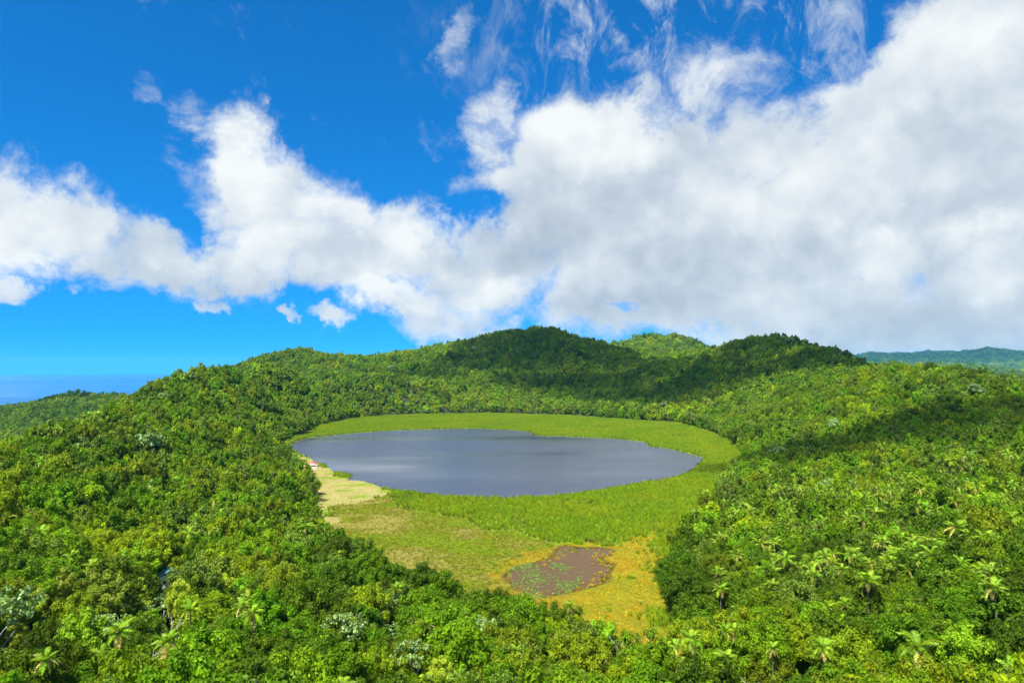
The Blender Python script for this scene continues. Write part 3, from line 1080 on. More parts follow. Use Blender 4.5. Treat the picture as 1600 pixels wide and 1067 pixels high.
def crown_mesh(name, mat, seed, R=4.6, H=4.2, base=7.5, clumps=34, per=110, leaf=.42, rc=(.26, .40), low=.15, ragged=.22, spread=.45, flat=1.0, core=.64, aspect=1.6, body=.70):
    """leaf clumps standing over an ellipsoid; the clumps are of different sizes and stand at different heights"""
    r = np.random.default_rng(seed)
    cs = []
    k = 0
    lop = r.normal(0, .22, 2)
    while len(cs) < clumps and k < 4000:
        k += 1
        d = r.normal(0, 1, 3)
        d /= np.linalg.norm(d)
        if d[2] < -low: continue
        rad = 1 + r.normal(0, ragged)
        c = np.array([d[0] * R * rad + lop[0] * R * d[2], d[1] * R * rad + lop[1] * R * d[2], base + d[2] * H * rad])
        q = R * r.uniform(*rc)
        if any(np.linalg.norm((c - c2) / np.array([1, 1, .9])) < .62 * (q + q2) for c2, q2 in cs) and k < 2600: continue
        cs.append((c, q))
    pos, nrm, ev, ef = [], [], [], []
    iv, jf = ico()
    m = 0
    cen = np.array([0, 0, base - .3 * H])
    for c, q in cs:
        n = int(per * (q / (R * .33)) ** 2)
        d = r.normal(0, 1, (n * 2, 3))
        o = (c - cen)
        o /= np.linalg.norm(o)
        d += o * .7 + np.array([0, 0, .35])
        d /= np.linalg.norm(d, axis=1, keepdims=True)
        d = d[:n]
        sc_ = np.array([1, 1, flat])
        pos.append(c + d * q * sc_ * r.uniform(.66, 1.24, (n, 1)))
        nrm.append(d)
        ev.append(c + iv * q * core * sc_ * r.uniform(.85, 1.1, (12, 1)))
        ef.append(jf + m)
        m += 12
    # inner body of the crown
    ev.append(np.array([0, 0, base]) + iv * np.array([R * body, R * body, H * body * .85]))
    ef.append(jf + m)
    return leaves_mesh(name, np.concatenate(pos), np.concatenate(nrm), leaf, mat, r, aspect, spread, (np.concatenate(ev), np.concatenate(ef)))


def tube(V_, F_, pts, rad, k=6):
    s = len(V_)
    pts = [np.array(p, float) for p in pts]
    for i, p in enumerate(pts):
        d = pts[min(i + 1, len(pts) - 1)] - pts[max(i - 1, 0)]
        d /= np.linalg.norm(d) + 1e-9
        t, b = rot_to(d[None])
        for j in range(k):
            a = 2 * math.pi * j / k
            V_.append(p + rad[i] * (math.cos(a) * t[0] + math.sin(a) * b[0]))
    for i in range(len(pts) - 1):
        for j in range(k):
            F_.append((s + i * k + j, s + i * k + (j + 1) % k, s + (i + 1) * k + (j + 1) % k, s + (i + 1) * k + j))
    F_.append(tuple(s + (len(pts) - 1) * k + j for j in range(k)))


BARK = simple_mat("bark", (0.16, 0.13, 0.10), .9, .35, 3.0, .2, .3)
PALE = simple_mat("pale bark", (0.46, 0.43, 0.37), .85, .25, 2.5, .2, .2)


def trunk_mesh(name, mat, seed, h=8.0, R=4.0, r0=.28, limbs=6, bare=False, up=.75):
    r = np.random.default_rng(seed)
    V_, F_ = [], []
    bend = r.normal(0, .35, 2)
    pts = [(0, 0, -1.5)] + [(bend[0] * t * t, bend[1] * t * t, h * t) for t in (.25, .5, .75, 1.0)]
    tube(V_, F_, pts, [r0 * 1.5, r0 * 1.1, r0 * .95, r0 * .8, r0 * .5], 7)
    for q in range(limbs):
        a = 6.283 * q / limbs + r.normal(0, .3)
        t = r.uniform(.5, .9)
        p0 = np.array([bend[0] * t * t, bend[1] * t * t, h * t])
        ln = R * r.uniform(.7, 1.0)
        p1 = p0 + np.array([math.cos(a) * ln * .5, math.sin(a) * ln * .5, ln * .38 * up])
        p2 = p0 + np.array([math.cos(a + .2) * ln, math.sin(a + .2) * ln, ln * up + r.normal(0, .3)])
        tube(V_, F_, [p0, p1, p2], [r0 * .45, r0 * .32, r0 * .12], 5)
        for z_ in range(3 if bare else 1):
            b2 = a + r.normal(0, .9)
            l2 = ln * r.uniform(.3, .6)
            s0 = p1 + (p2 - p1) * r.uniform(.1, .8)
            m1 = s0 + np.array([math.cos(b2) * l2 * .5, math.sin(b2) * l2 * .5, l2 * .3])
            tube(V_, F_, [s0, m1, s0 + np.array([math.cos(b2 + .4) * l2, math.sin(b2 + .4) * l2, l2 * .75])], [r0 * .2, r0 * .14, r0 * .05], 4)
    return mesh_np(name, V_, F_, mat)


def frond_mesh(name, mat, seed, L_=4.4, pairs=15, droop=.9):
    """one pinnate palm leaf along +X: a rib and two rows of leaflets"""
    r = np.random.default_rng(seed)
    V_, F_ = [], []
    ts = np.linspace(0, 1, 9)
    rib = np.stack([L_ * ts * (1 - .13 * ts * ts), np.zeros(9), L_ * (.34 * ts - droop * .62 * ts * ts)], 1)
    tube(V_, F_, rib, np.linspace(.06, .012, 9), 4)
    for k in range(pairs):
        t = .12 + .87 * k / (pairs - 1)
        p = np.array([np.interp(t, ts, rib[:, q]) for q in range(3)])
        ll = L_ * .27 * (math.sin(math.pi * (.12 + .82 * t)) ** .7) + .12
        for s in (-1, 1):
            sw = .55 + r.normal(0, .08)
            d = np.array([sw, s * 1.0, -.25 + r.normal(0, .12)])
            d /= np.linalg.norm(d)
            w = .24
            n_ = len(V_)
            V_ += [p + np.array([-w * .5, 0, .01]), p + np.array([w * .5, 0, .01]), p + d * ll * .6 + np.array([w * .6, 0, -.02]), p + d * ll + np.array([.05, 0, -.22 * ll]), p + d * ll * .6 + np.array([-w * .6, 0, -.02])]
            F_ += [(n_, n_ + 1, n_ + 2, n_ + 4), (n_ + 4, n_ + 2, n_ + 3)]
    return mesh_np(name, V_, F_, mat)


def culm_mesh(name, mat, seed, R=4.0, H=13.0, n=14):
    r = np.random.default_rng(seed)
    V_, F_ = [], []
    for k in range(n):
        a = r.random() * 6.283
        q = R * math.sqrt(r.random())
        h = H * (1 - .3 * (q / R) ** 2) * r.uniform(.8, .98)
        tube(V_, F_, [(math.cos(a) * q * (.22 + .8 * t * t), math.sin(a) * q * (.22 + .8 * t * t), -1 + (h + 1) * t) for t in (0, .35, .7, 1)], [.07, .065, .05, .02], 5)
    return mesh_np(name, V_, F_, mat)


LEAF = {
    "dark": leaf_mat("leaf dark green", (0.085, 0.155, 0.004), .35, .6, .36, .012, .12),
    "mid": leaf_mat("leaf mid green", (0.145, 0.265, 0.004), .35, .6, .38, .014, .12),
    "yellow": leaf_mat("leaf yellow green", (0.265, 0.375, 0.006), .30, .6, .40, .012, .12),
    "olive": leaf_mat("leaf olive", (0.190, 0.265, 0.006), .32, .6, .36, .010, .12),
    "silver": leaf_mat("leaf silvery", (0.200, 0.325, 0.080), .45, .45, .2, .01, .4),
    "lime": leaf_mat("leaf lime", (0.220, 0.400, 0.008), .25, .55, .35, .012, .2),
    "emerald": leaf_mat("leaf emerald", (0.105, 0.225, 0.003), .30, .55, .36, .008, .12),
    "grey": leaf_mat("leaf grey green", (0.150, 0.235, 0.020), .40, .6, .3, .012, .15),
    "bamboo": leaf_mat("bamboo leaf", (0.320, 0.420, 0.020), .25, .55, .30, .012),
    "palm": leaf_mat("palm leaf", (0.195, 0.325, 0.010), .3, .5, .3, .02, .25),
    "palmy": leaf_mat("yellowing palm leaf", (0.420, 0.380, 0.080), .3, .45, .25, .02, .4)}

# species: (phrase, leaf, trunk material, crown arguments)
SPEC = [
    ("dark green domed tree", "dark", BARK, dict(R=4.6, H=4.0, clumps=36, leaf=.40)),
    ("mid green round tree", "mid", BARK, dict(R=4.2, H=4.0, clumps=34, leaf=.40)),
    ("yellow-green loose tree", "yellow", BARK, dict(R=3.9, H=3.8, clumps=26, leaf=.44, ragged=.22, spread=.6)),
    ("olive domed tree", "olive", BARK, dict(R=4.4, H=3.6, clumps=40, rc=(.2, .34), leaf=.36)),
    ("silvery spreading tree", "silver", PALE, dict(R=4.6, H=2.6, base=10.6, clumps=34, per=46, rc=(.17, .27), leaf=.62, ragged=.2, flat=.55, core=.25, aspect=1.15, low=.05, body=.35)),
    ("lime green bushy tree", "lime", BARK, dict(R=3.6, H=3.6, clumps=30, leaf=.40)),
    ("emerald dense tree", "emerald", BARK, dict(R=3.6, H=4.0, clumps=32, leaf=.36, spread=.45)),
    ("grey-green ragged tree", "grey", PALE, dict(R=4.4, H=3.9, clumps=24, per=80, leaf=.42, ragged=.26, rc=(.2, .36), core=.5)),
]
CROWN, CROWN_MID, CROWN_FAR, TRUNK = [], [], [], []
for s, (ph, lf, bk, kw) in enumerate(SPEC):
    CROWN.append([crown_mesh("crown", LEAF[lf], 100 + 10 * s + v, **{**kw, "per": int(kw.get("per", 110) * 1.5), "leaf": kw["leaf"] * .82}) for v in range(3)])
    km = {**kw, "clumps": 24, "per": 46, "leaf": kw["leaf"] * 1.45, "rc": (.24, .44), "core": .62}
    CROWN_MID.append([crown_mesh("crown", LEAF[lf], 300 + 10 * s + v, **km) for v in range(4)])
    kf_ = {**kw, "clumps": 14, "per": 16, "leaf": kw["leaf"] * 2.5, "rc": (.28, .54), "core": .7}
    CROWN_FAR.append([crown_mesh("crown", LEAF[lf], 500 + 10 * s + v, **kf_) for v in range(2)])
    TRUNK.append(trunk_mesh("trunk", bk, 700 + s, h=10.4 if s == 4 else 8.0, R=kw["R"] * .9, limbs=7 if s in (4, 7) else 5))
BAMB = [crown_mesh("crown", LEAF["bamboo"], 40 + v, R=3.7, H=5.6, base=8.6, clumps=44, per=240, rc=(.20, .32), leaf=.22, aspect=3.2, spread=.75, ragged=.2, low=.3, core=.66) for v in range(3)]
CULM = culm_mesh("culms", simple_mat("culm", (0.22, 0.24, 0.07), .5), 44)
FROND = [frond_mesh("frond", LEAF["palm"], 1, 4.6, 16, .85), frond_mesh("frond", LEAF["palm"], 2, 4.2, 15, 1.15), frond_mesh("frond", LEAF["palmy"], 3, 4.0, 14, 1.5)]


def palm_trunk(seed, h):
    r = np.random.default_rng(seed)
    b = r.normal(0, .5, 2)
    V_, F_ = [], []
    tube(V_, F_, [(b[0] * (t - 1) ** 2, b[1] * (t - 1) ** 2, -1.5 + (h + 1.5) * t) for t in np.linspace(0, 1, 7)], np.linspace(.24, .15, 7), 7)
    return mesh_np("trunk", V_, F_, BARK)


PTRUNK = palm_trunk(5, 17.6)


def frond_poses(seed, n=17):
    r = np.random.default_rng(seed)
    out = []
    top, fall, big = r.uniform(62, 86), r.uniform(70, 112), r.uniform(.66, 1.0)
    n = int(n * r.uniform(.75, 1.1))
    for k in range(n):
        a = 2.39996 * k + r.normal(0, .12)
        t = k / (n - 1)
        el = math.radians(top - fall * t + r.normal(0, 9))
        kind = 0 if t < .55 else (1 if t < .86 else 2)
        if kind == 1 and r.random() < .12: kind = 2
        out.append((Euler((0, -el + .30, a)), kind, big * r.uniform(.75, 1.12)))
    return out


def joined_palm(seed):
    """a palm as one shape, for the mass of far ones"""
    V_, F_, mi = [], [], []
    for e_, k, s in frond_poses(seed, 16):
        me = FROND[k]
        mt = Matrix.LocRotScale(Vector((0, 0, 17.6)), e_, Vector((s, s, s)))
        b = len(V_)
        V_ += [tuple(mt @ v.co) for v in me.vertices]
        F_ += [tuple(b + q for q in p.vertices) for p in me.polygons]
        mi += [0 if k < 2 else 1] * len(me.polygons)
    b = len(V_)
    V_ += [tuple(v.co) for v in PTRUNK.vertices]
    F_ += [tuple(b + q for q in p.vertices) for p in PTRUNK.polygons]
    mi += [2] * len(PTRUNK.polygons)
    me = mesh_np("palm", V_, F_)
    for m_ in (LEAF["palm"], LEAF["palmy"], BARK): me.materials.append(m_)
    me.polygons.foreach_set("material_index", np.array(mi, np.int32))
    return me


PALMS = [joined_palm(s) for s in (3, 4, 5, 6, 7, 8)]

# ------------------------------------------------------------------ where the trees stand
T = []          # x, y, kind, size ; kinds: 0..7 species, 8 bamboo, 9 palm, 10 bare


def scan(cell, r0, r1):
    ext = r1
    X, Y = np.meshgrid(np.arange(-ext * .95, ext * .95, cell), np.arange(max(r0 * .5, 40), ext, cell))
    X = (X + (np.arange(X.shape[0])[:, None] % 2) * cell * .5 + rng.uniform(-.42, .42, X.shape) * cell).ravel()
    Y = (Y + rng.uniform(-.42, .42, Y.shape) * cell).ravel()
    R_ = np.hypot(X, Y)
    k = (R_ >= r0) & (R_ < r1) & (np.abs(np.arctan2(X, Y)) < math.radians(45))
    return X[k], Y[k]


def visible(X, Y, top, margin):
    Zg = height(X, Y)
    px, py, f = project(np.stack([X, Y, Zg + top], 1))
    k = (px > -margin) & (px < 1600 + margin) & (py < 1067 + margin * 1.6) & (Zg > -500)
    out = np.zeros(len(X), bool)
    out[k] = seen(X[k], Y[k], Zg[k] + top, slack=7)
    return out, Zg, px, py


def choose(X, Y, px, py):
    """which kind of tree grows where, as the photograph shows it"""
    n = len(X)
    R_ = np.hypot(X, Y)
    p = fbm(X / 60 + 7, Y / 60, 3) + rng.normal(0, .30, n)
    q = rng.random(n)
    kind = np.select([p < -.42, p < -.16, p < .10, p < .30, p < .55], [0, 6, 1, 1, 3], 2)
    kind = np.where(q < .06, 0, kind)
    kind = np.where((q > .06) & (q < .20), 7, kind)
    kind = np.where((q > .20) & (q < .20 + .014 * (R_ < 260) * (px < 900) + .002), 4, kind)
    kind = np.where((q > .235) & (q < .27), 5, kind)
    kind = np.where((q > .27) & (q < .33), 3, kind)
    pal = np.full(n, .02)
    pal = np.where((px > 1120) & (py > 715) & (py < 930) & (R_ < 480), np.where(R_ > 290, .21, .36) * (1 + .9 * np.clip(fbm(X / 30, Y / 30, 2) * 2.5, -1, 1)), pal)
    pal = np.where((px > 1050) & (R_ < 230), .13, pal)
    pal = np.where((np.abs(Y - 1180) < 90) & (px < 1080) & (px > 480), .55, pal)
    pal = np.where((px < 420) & (R_ > 250) & (R_ < 700), .03, pal)
    kind = np.where(rng.random(n) < pal, 9, kind)
    return kind


bands = [(4.4, 55, 290), (4.3, 290, 620), (5.1, 620, 1000), (6.6, 1000, 2300), (17.0, 2300, 4200), (40.0, 4200, 17000)]
ALL = []
for bi, (cell, r0, r1) in enumerate(bands):
    X, Y = scan(cell, r0, r1)
    d = sdf(MARSH, X, Y)
    k = d > np.where(np.hypot(X, Y) < 1300, 3.0 + 1.5 * fbm(X / 15, Y / 15, 2), -1e9)
    X, Y = X[k], Y[k]
    k, Zg, px, py = visible(X, Y, 13, 60)
    X, Y, Zg, px, py = X[k], Y[k], Zg[k], px[k], py[k]
    kd = choose(X, Y, px, py)
    base = {0: .80, 1: .66, 2: .68, 3: .78, 4: 1.8, 5: 3.8}[bi]
    size = base * np.exp(rng.normal(0, .32, len(X))) * np.where(rng.random(len(X)) < .09, 1.35, 1.0)
    size = np.clip(size, base * .5, base * 1.6)
    size = np.where(kd == 9, rng.uniform(.62, .88, len(X)), size)
    d2 = sdf(MARSH, X, Y)
    edge = (d2 < 30) & (np.hypot(X, Y) < 1300)
    size = np.where(edge, size * .92, size)
    sink = rng.uniform(0, 3.0, len(X)) * (kd != 9) + np.where(edge & (d2 < 16), rng.uniform(1.5, 5.0, len(X)), 0)
    Zg = Zg - sink * np.minimum(size, 1.2)
    ALL.append(np.stack([X, Y, Zg, kd, size, np.full(len(X), bi)], 1))
ALL = np.concatenate(ALL)

# trees the photograph singles out
FEATURED = [(4, 170, 985, 1.0), (4, 75, 1030, .75), (4, 545, 985, 1.15), (4, 600, 950, .9), (4, 640, 1030, 1.0), (4, 255, 955, .7), (4, 760, 985, .8), (4, 610, 985, .6),
            (8, 40, 935, 1.0), (8, 95, 925, 1.05), (8, 165, 930, 1.1), (8, 220, 922, 1.0), (8, 285, 935, 1.0), (8, 345, 912, .9), (8, 30, 985, .85), (8, 690, 1055, .8), (8, 740, 1062, .7),
            (3, 435, 905, 1.25), (3, 640, 1000, 1.15), (5, 1520, 1015, 1.25), (5, 1450, 1020, .8), (5, 365, 1040, .6), (2, 1270, 1000, 1.0), (2, 1170, 890, 1.0), (3, 1120, 870, 1.1), (5, 1395, 955, .7),
            (6, 700, 955, .8), (6, 845, 985, .9), (6, 1240, 870, .9), (6, 1355, 975, 1.0), (1, 720, 1010, 1.3), (3, 580, 1040, 1.1), (0, 60, 1045, 1.2), (0, 40, 1065, 1.1), (0, 660, 890, 1.1),
            (9, 190, 1005, 1.15), (9, 395, 990, 1.1), (9, 80, 1062, 1.1), (9, 300, 965, 1.0), (9, 1560, 945, 1.35), (9, 1430, 1060, 1.2), (9, 1390, 905, 1.1), (9, 1360, 930, 1.2), (9, 1210, 1040, 1.0), (9, 1290, 1045, 1.0), (9, 1125, 935, .9), (9, 1475, 920, 1.0), (9, 115, 885, 1.0), (9, 1140, 1040, 1.0),
            (10, 225, 1030, 1.0), (10, 265, 968, .9), (10, 1015, 985, .6), (10, 965, 995, .7), (10, 1170, 1055, .8), (10, 1510, 1045, .8), (10, 940, 1030, .7)]
LIFT = {4: 10.5, 8: 12, 3: 11, 5: 11, 2: 11, 6: 11, 1: 11, 0: 11, 9: 11.5, 10: 11.5}
FE = []
for k, px_, py_, s in FEATURED:
    x, y, zg = ray_hit(px_, py_, LIFT[k] * s)
    FE.append((x, y, zg, k, s * (.80 if k == 9 else .88), -1))
FE = np.array(FE, float)
# keep the house in view
HUT = ray_hit(264, 891, 8.6)
keepm = np.ones(len(ALL), bool)
ax, ay, _f = project(np.stack([ALL[:, 0], ALL[:, 1], ALL[:, 2] + 19.0 * ALL[:, 4]], 1))
ad = np.hypot(ALL[:, 0], ALL[:, 1])


def clear_view(x, y, z, rad, plan, deep=26.0, wide=2.6):
    """no other tree grows into a tree that the photograph shows whole, or straight in front of it"""
    global keepm
    d = math.hypot(x, y)
    tx, ty, _q = project(np.array([[x, y, z]]))
    rp = FPX * rad / d
    front = (ad < d + 1) & (ad > d - deep) & (np.abs(ax - tx[0]) < rp * .8 + FPX * wide * ALL[:, 4] / ad) & (ay < ty[0] + rp * .45)
    keepm &= ~front & (np.hypot(ALL[:, 0] - x, ALL[:, 1] - y) > plan)


for f in FE:
    k_ = int(f[3])
    clear_view(f[0], f[1], f[2] + LIFT[k_] * f[4], {9: 2.6, 10: 2.4, 8: 3.2}.get(k_, 3.6) * f[4], {9: 3.0, 10: 3.2}.get(k_, 4.4) * f[4])
clear_view(HUT[0], HUT[1], HUT[2] + 8.4, 2.4, 6.5, 60, 4.4)
ALL = np.concatenate([FE, ALL[keepm]])
print("trees", len(ALL), [int((ALL[:, 5] == b).sum()) for b in range(-1, 6)])

# ------------------------------------------------------------------ the nearest trees, each a thing of its own
dist = np.sqrt(ALL[:, 0] ** 2 + ALL[:, 1] ** 2 + (CAM_Z - ALL[:, 2] - 9) ** 2)
PXc, PYc, _ = project(np.stack([ALL[:, 0], ALL[:, 1], ALL[:, 2] + 9.5 * ALL[:, 4]], 1))
inframe = (PXc > -25) & (PXc < 1625) & (PYc < 1085)
rank = np.where(inframe, ALL[:, 4] / dist, 0)
kindi = ALL[:, 3].astype(int)
single = np.zeros(len(ALL), bool)
single[:len(FE)] = True
order = np.argsort(-rank)
br_n, pa_n = 0, 0
for o_ in order:
    if single[o_] or rank[o_] <= 0: continue
    if kindi[o_] == 9:
        if pa_n < 55:
            single[o_] = True
            pa_n += 1
    elif br_n < 255:
        single[o_] = True
        br_n += 1
    if br_n >= 255 and pa_n >= 55: break

ORD = ["first", "second", "third", "fourth", "fifth", "sixth", "seventh", "eighth", "ninth", "tenth", "eleventh", "twelfth", "thirteenth", "fourteenth", "fifteenth", "sixteenth", "seventeenth", "eighteenth", "nineteenth", "twentieth",
       "twenty-first", "twenty-second", "twenty-third", "twenty-fourth", "twenty-fifth", "twenty-sixth", "twenty-seventh", "twenty-eighth", "twenty-ninth", "thirtieth", "thirty-first", "thirty-second", "thirty-third", "thirty-fourth", "thirty-fifth"]
LAND = [("the turquoise house roof", 266, 893), ("the bamboo grove", 130, 925), ("the two-armed leafless tree", 225, 1030), ("the brown pond", 880, 900), ("the golden marsh channel", 1010, 980),
        ("the lime tree by the shaded clearing", 1520, 1010), ("the big palm by the picture's edge", 1560, 945), ("the broad silvery tree", 545, 980), ("the middle of the bottom edge", 800, 1060), ("the bright yellow-green round tree", 1270, 1000),
        ("the bottom corner below the bamboo", 20, 1060), ("the reed bed's corner", 1080, 830), ("the palm thicket on the slope", 1390, 905), ("the straw-coloured marsh", 540, 850)]
PHR = [s[0] for s in SPEC] + ["feathery pale bamboo clump", "palm tree", "leafless pale-limbed tree"]
ids = np.where(single)[0]
lab = {}
buckets = {}
for i_ in ids:
    ds = [math.hypot(PXc[i_] - l_[1], 1.3 * (PYc[i_] - l_[2])) for l_ in LAND]
    b_ = int(np.argmin(ds))
    ph = PHR[kindi[i_]]
    if kindi[i_] == 9: ph = "tall palm tree" if ALL[i_, 4] > .78 else "low palm tree"
    elif kindi[i_] < 8: ph = ("large " if ALL[i_, 4] > 1.0 else "small " if ALL[i_, 4] < .62 else "") + ph
    buckets.setdefault((ph, b_), []).append((ds[b_], i_))
for (ph, b_), lst in buckets.items():
    lst.sort()
    for n_, (_d, i_) in enumerate(lst):
        lab[i_] = f"{ph} standing by {LAND[b_][0]}" if len(lst) == 1 else f"{ORD[min(n_, 34)]} {ph} out from {LAND[b_][0]}"

GROUPS = {8: "bamboo clumps below the house", 9: "palm trees on the near slopes", 10: "leafless trees"}
NAMES = {8: "bamboo_clump", 9: "palm_tree", 10: "bare_tree"}
BARE = [trunk_mesh("limbs", PALE, 900 + s, h=10.5, R=4.2, r0=.26, limbs=4 + s, bare=True, up=.9) for s in range(3)]
for i_ in ids:
    x, y, zg, k, s, _b = ALL[i_]
    k = int(k)
    r = random.Random(int(i_) * 7 + 1)
    e = bpy.data.objects.new(NAMES.get(k, "broadleaf_tree"), None)
    COL.objects.link(e)
    e.location = (x, y, zg)
    e.rotation_euler = (r.uniform(-.05, .05), r.uniform(-.05, .05), r.uniform(0, 6.28))
    hgt = s * r.uniform(.9, 1.15) * (1.08 if k < 8 and _b >= 0 else 1.18 if k < 8 else 1.05)
    e.scale = (s * r.uniform(.88, 1.15), s * r.uniform(.88, 1.15), hgt)
    e.empty_display_size = 1
    tag(e, lab[i_], {8: "bamboo", 9: "palm"}.get(k, "tree"), GROUPS.get(k, "broadleaf trees of the near forest"))
    if k < 8:
        link("trunk", TRUNK[k], e)
        link("crown", CROWN[k][r.randrange(3)], e)
    elif k == 8:
        link("culms", CULM, e)
        link("crown", BAMB[r.randrange(3)], e)
    elif k == 9:
        link("trunk", PTRUNK, e)
        for e_, fk, fs in frond_poses(int(i_), 17):
            fr = link("frond", FROND[fk], e, (0, 0, 17.6))
            fr.rotation_euler = e_
            fr.scale = (fs, fs, fs)
    else:
        link("trunk", BARE[r.randrange(3)], e)

# ------------------------------------------------------------------ the rest of the forest
rest = ~single


def mass(name, sel, crowns, label):
    A = ALL[sel]
    if not len(A): return
    k = A[:, 3].astype(int)
    v = rng.integers(0, 64, len(A))
    pr, start = [], {}
    for s in range(8):
        start[s] = (len(pr), len(crowns[s]))
        pr += [proto("crown", c) for c in crowns[s]]
    start[8] = (len(pr), 3)
    pr += [proto("bamboo", c) for c in BAMB]
    start[9] = (len(pr), 6)
    pr += [proto("palm", c) for c in PALMS]
    start[10] = start[7]
    pick = np.array([start[a][0] + b % start[a][1] for a, b in zip(k, v)])
    sz = A[:, 4]
    hz_ = sz * rng.uniform(.9, 1.2, len(A)) * np.where(A[:, 5] <= 0, 1.1, np.where(A[:, 5] < 4, 1.34, 1.0)) * np.where(k == 9, .83, 1)
    S = np.stack([sz * rng.uniform(.82, 1.2, len(A)), sz * rng.uniform(.82, 1.2, len(A)), hz_], 1)
    P = A[:, :3].copy()
    # larger stand-in crowns of the farthest woods keep the same canopy height
    P[:, 2] -= np.where(sz > 1.7, 7.5 * (sz - 1.3), 0)
    scatter(name, pr, P, pick, rng.random(len(A)) * 6.28, S, label, "forest", tilt=rng.normal(0, 1, (len(A), 2)) * np.where(k == 9, .10, .06)[:, None])


mass("forest", rest & (ALL[:, 5] <= 0), CROWN, "dense mixed green rainforest on the near slopes between the single trees")
mass("slope_forest", rest & (ALL[:, 5] == 1), CROWN_MID, "rainforest canopy on the slopes beside the lake")
mass("lakeside_forest", rest & (ALL[:, 5] == 2), CROWN_MID, "rainforest canopy around the far end of the lake")
mass("hill_forest", rest & (ALL[:, 5] == 3), CROWN_FAR, "forest covering the dark hills behind the lake")
mass("mountain_forest", rest & (ALL[:, 5] >= 4), CROWN_FAR, "forest on the hazy far mountains")


# ------------------------------------------------------------------ small built things
def box(V_, F_, c, s):
    b = len(V_)
    for dx in (-.5, .5):
        for dy in (-.5, .5):
            for dz in (-.5, .5):
                V_.append((c[0] + dx * s[0], c[1] + dy * s[1], c[2] + dz * s[2]))
    F_ += [tuple(b + q for q in f) for f in ((0, 1, 3, 2), (4, 6, 7, 5), (0, 4, 5, 1), (2, 3, 7, 6), (0, 2, 6, 4), (1, 5, 7, 3))]


def part(name, boxes, mat, parent):
    V_, F_ = [], []
    for c, s in boxes: box(V_, F_, c, s)
    return link(name, mesh_np(name, V_, F_, mat), parent)


def gable(name, w, d, h0, h1, mat, parent, over=.4, thick=.08):
    V_ = []
    for y in (-d / 2 - over, d / 2 + over):
        V_ += [(-w / 2 - over, y, h0 - over * .5), (0, y, h1), (w / 2 + over, y, h0 - over * .5), (w / 2 + over, y, h0 - over * .5 - thick), (0, y, h1 - thick), (-w / 2 - over, y, h0 - over * .5 - thick)]
    F_ = [(0, 1, 7, 6), (1, 2, 8, 7), (2, 3, 9, 8), (3, 4, 10, 9), (4, 5, 11, 10), (5, 0, 6, 11), (0, 5, 4, 1), (1, 4, 3, 2), (6, 7, 10, 11), (7, 8, 9, 10)]
    return link(name, mesh_np(name, V_, F_, mat), parent)


def root(name, loc, rz, label, cat, group=None):
    e = bpy.data.objects.new(name, None)
    COL.objects.link(e)
    e.location = loc
    e.rotation_euler = (0, 0, rz)
    return tag(e, label, cat, group)


CONC = simple_mat("concrete", (0.42, 0.36, 0.32), .9, .15, .8)
REDP = simple_mat("red roof", (0.55, 0.03, 0.05), .45, .12, 1.0)
WHIT = simple_mat("white paint", (0.75, 0.74, 0.71), .5, .06, 1.0)
WOOD = simple_mat("weathered wood", (0.25, 0.22, 0.17), .85, .3, 3.0)
TURQ = simple_mat("turquoise sheet", (0.11, 0.27, 0.29), .4, .15, 1.5)
DARK = simple_mat("dark glass", (0.02, 0.022, 0.025), .1, .1, 1.0, .6)

# landing by the lake
lp = gpoly([(478, 723), (486, 722), (497, 726), (495, 731), (486, 736), (477, 739), (472, 733)], .4)
lv = [(x, y, .34) for x, y in lp] + [(x, y, -.5) for x, y in lp]
nl = len(lp)
lm = mesh_np("landing", lv, [list(range(nl))] + [(q, (q + 1) % nl, nl + (q + 1) % nl, nl + q) for q in range(nl)], CONC)
tag(link("landing", lm), "pale paved landing on the lake shore under the trees", "landing", kind="structure")
c = on_plane(487.5, 728.5, .4)
sh = root("lakeside_shelter", (c[0], c[1], .34), .15, "small open shelter with a red roof on the pale lakeside landing", "shelter")
gable("roof", 5.2, 3.4, 2.2, 3.0, REDP, sh)
sh.scale = (1.35, 1.35, 1.2)
for sx_ in (-1, 1):
    for sy_ in (-1, 1):
        part("post", [((sx_ * 2.3, sy_ * 1.4, 1.05), (.16, .16, 2.1))], WHIT, sh)
part("bench", [((0, 1.1, .45), (3.6, .45, .07)), ((-1.5, 1.1, .21), (.1, .4, .42)), ((1.5, 1.1, .21), (.1, .4, .42))], WOOD, sh)
a, b = on_plane(494, 728.5, .5), on_plane(508, 728, .5)
jv = b - a
jl = float(np.hypot(jv[0], jv[1]))
je = root("jetty", (a[0], a[1], 0), math.atan2(jv[1], jv[0]), "narrow wooden jetty running from the landing into the lake", "jetty")
pb = []
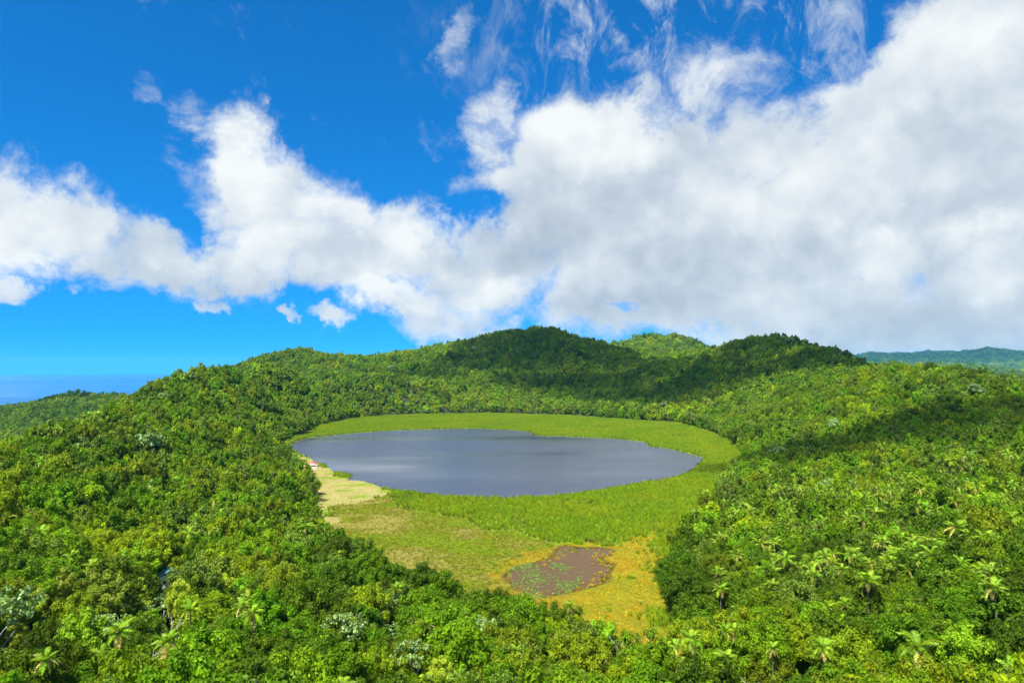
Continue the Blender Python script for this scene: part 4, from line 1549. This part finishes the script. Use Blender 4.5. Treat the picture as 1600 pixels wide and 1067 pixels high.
npk = int(jl / .42)
V_, F_ = [], []
box(V_, F_, (0, 0, 0), (.36, 1.5, .06))
plank = mesh_np("plank", V_, F_, WOOD)
for q in range(npk):
    link("plank", plank, je, (.2 + q * .42, 0, .52))
for sy_ in (-1, 1):
    part("beam", [((jl / 2, sy_ * .55, .42), (jl, .14, .13))], WOOD, je)
    for q in range(4):
        part("post", [((.4 + q * (jl - .8) / 3, sy_ * .68, .1), (.16, .11, 1.9))], WOOD, je)

# clumps of reed standing by themselves in and beside the pond
CLV = [tuft_mesh("reed_clump", REED, 1.5, 4.2, 150, 61, .07, .6), tuft_mesh("reed_clump", REED2, 1.3, 3.6, 120, 62, .07, .6)]
for px_, py_, s_, v_, lb in [(903, 849, 1.25, 0, "wide green reed clump at the pond's upper bank"), (925, 845, 1.0, 0, "green reed clump behind the pond between two others"), (945, 852, 1.05, 1, "green reed clump at the pond's far bank beside the golden sedge"),
                             (937, 876, .6, 1, "small reed tuft on the golden spit in the pond"), (955, 887, .45, 0, "tiny dark reed tuft standing in the brown water"), (986, 903, .9, 0, "round reed clump in the golden sedge below the pond"), (900, 862, .4, 1, "yellowish reed tuft at the water's edge near the wide clump")]:
    g_ = on_plane(px_, py_, .2)
    o_ = link("reed_clump", CLV[v_], None, (g_[0], g_[1], .05))
    o_.scale = (s_, s_, s_)
    o_.rotation_euler = (0, 0, px_ * .7)
    tag(o_, lb, "reed clump", "reed clumps around the pond")

# hut among the trees
hx, hy, hz = HUT
hu = root("house", (hx, hy, hz), .5, "house with a turquoise sheet roof showing between the trees", "house")
part("wall", [((0, 0, 3.4), (5.6, 4.4, 8.4))], WHIT, hu)
gable("roof", 5.8, 4.6, 7.5, 9.2, TURQ, hu, .5)
part("door", [((0.8, -2.23, .9), (.95, .06, 2.0))], WOOD, hu)
for wz in (1.6, 5.4):
    part("window", [((-1.3, -2.23, wz), (1.2, .06, 1.0))], DARK, hu)
part("window", [((1.3, -2.23, 5.4), (1.2, .06, 1.0))], DARK, hu)
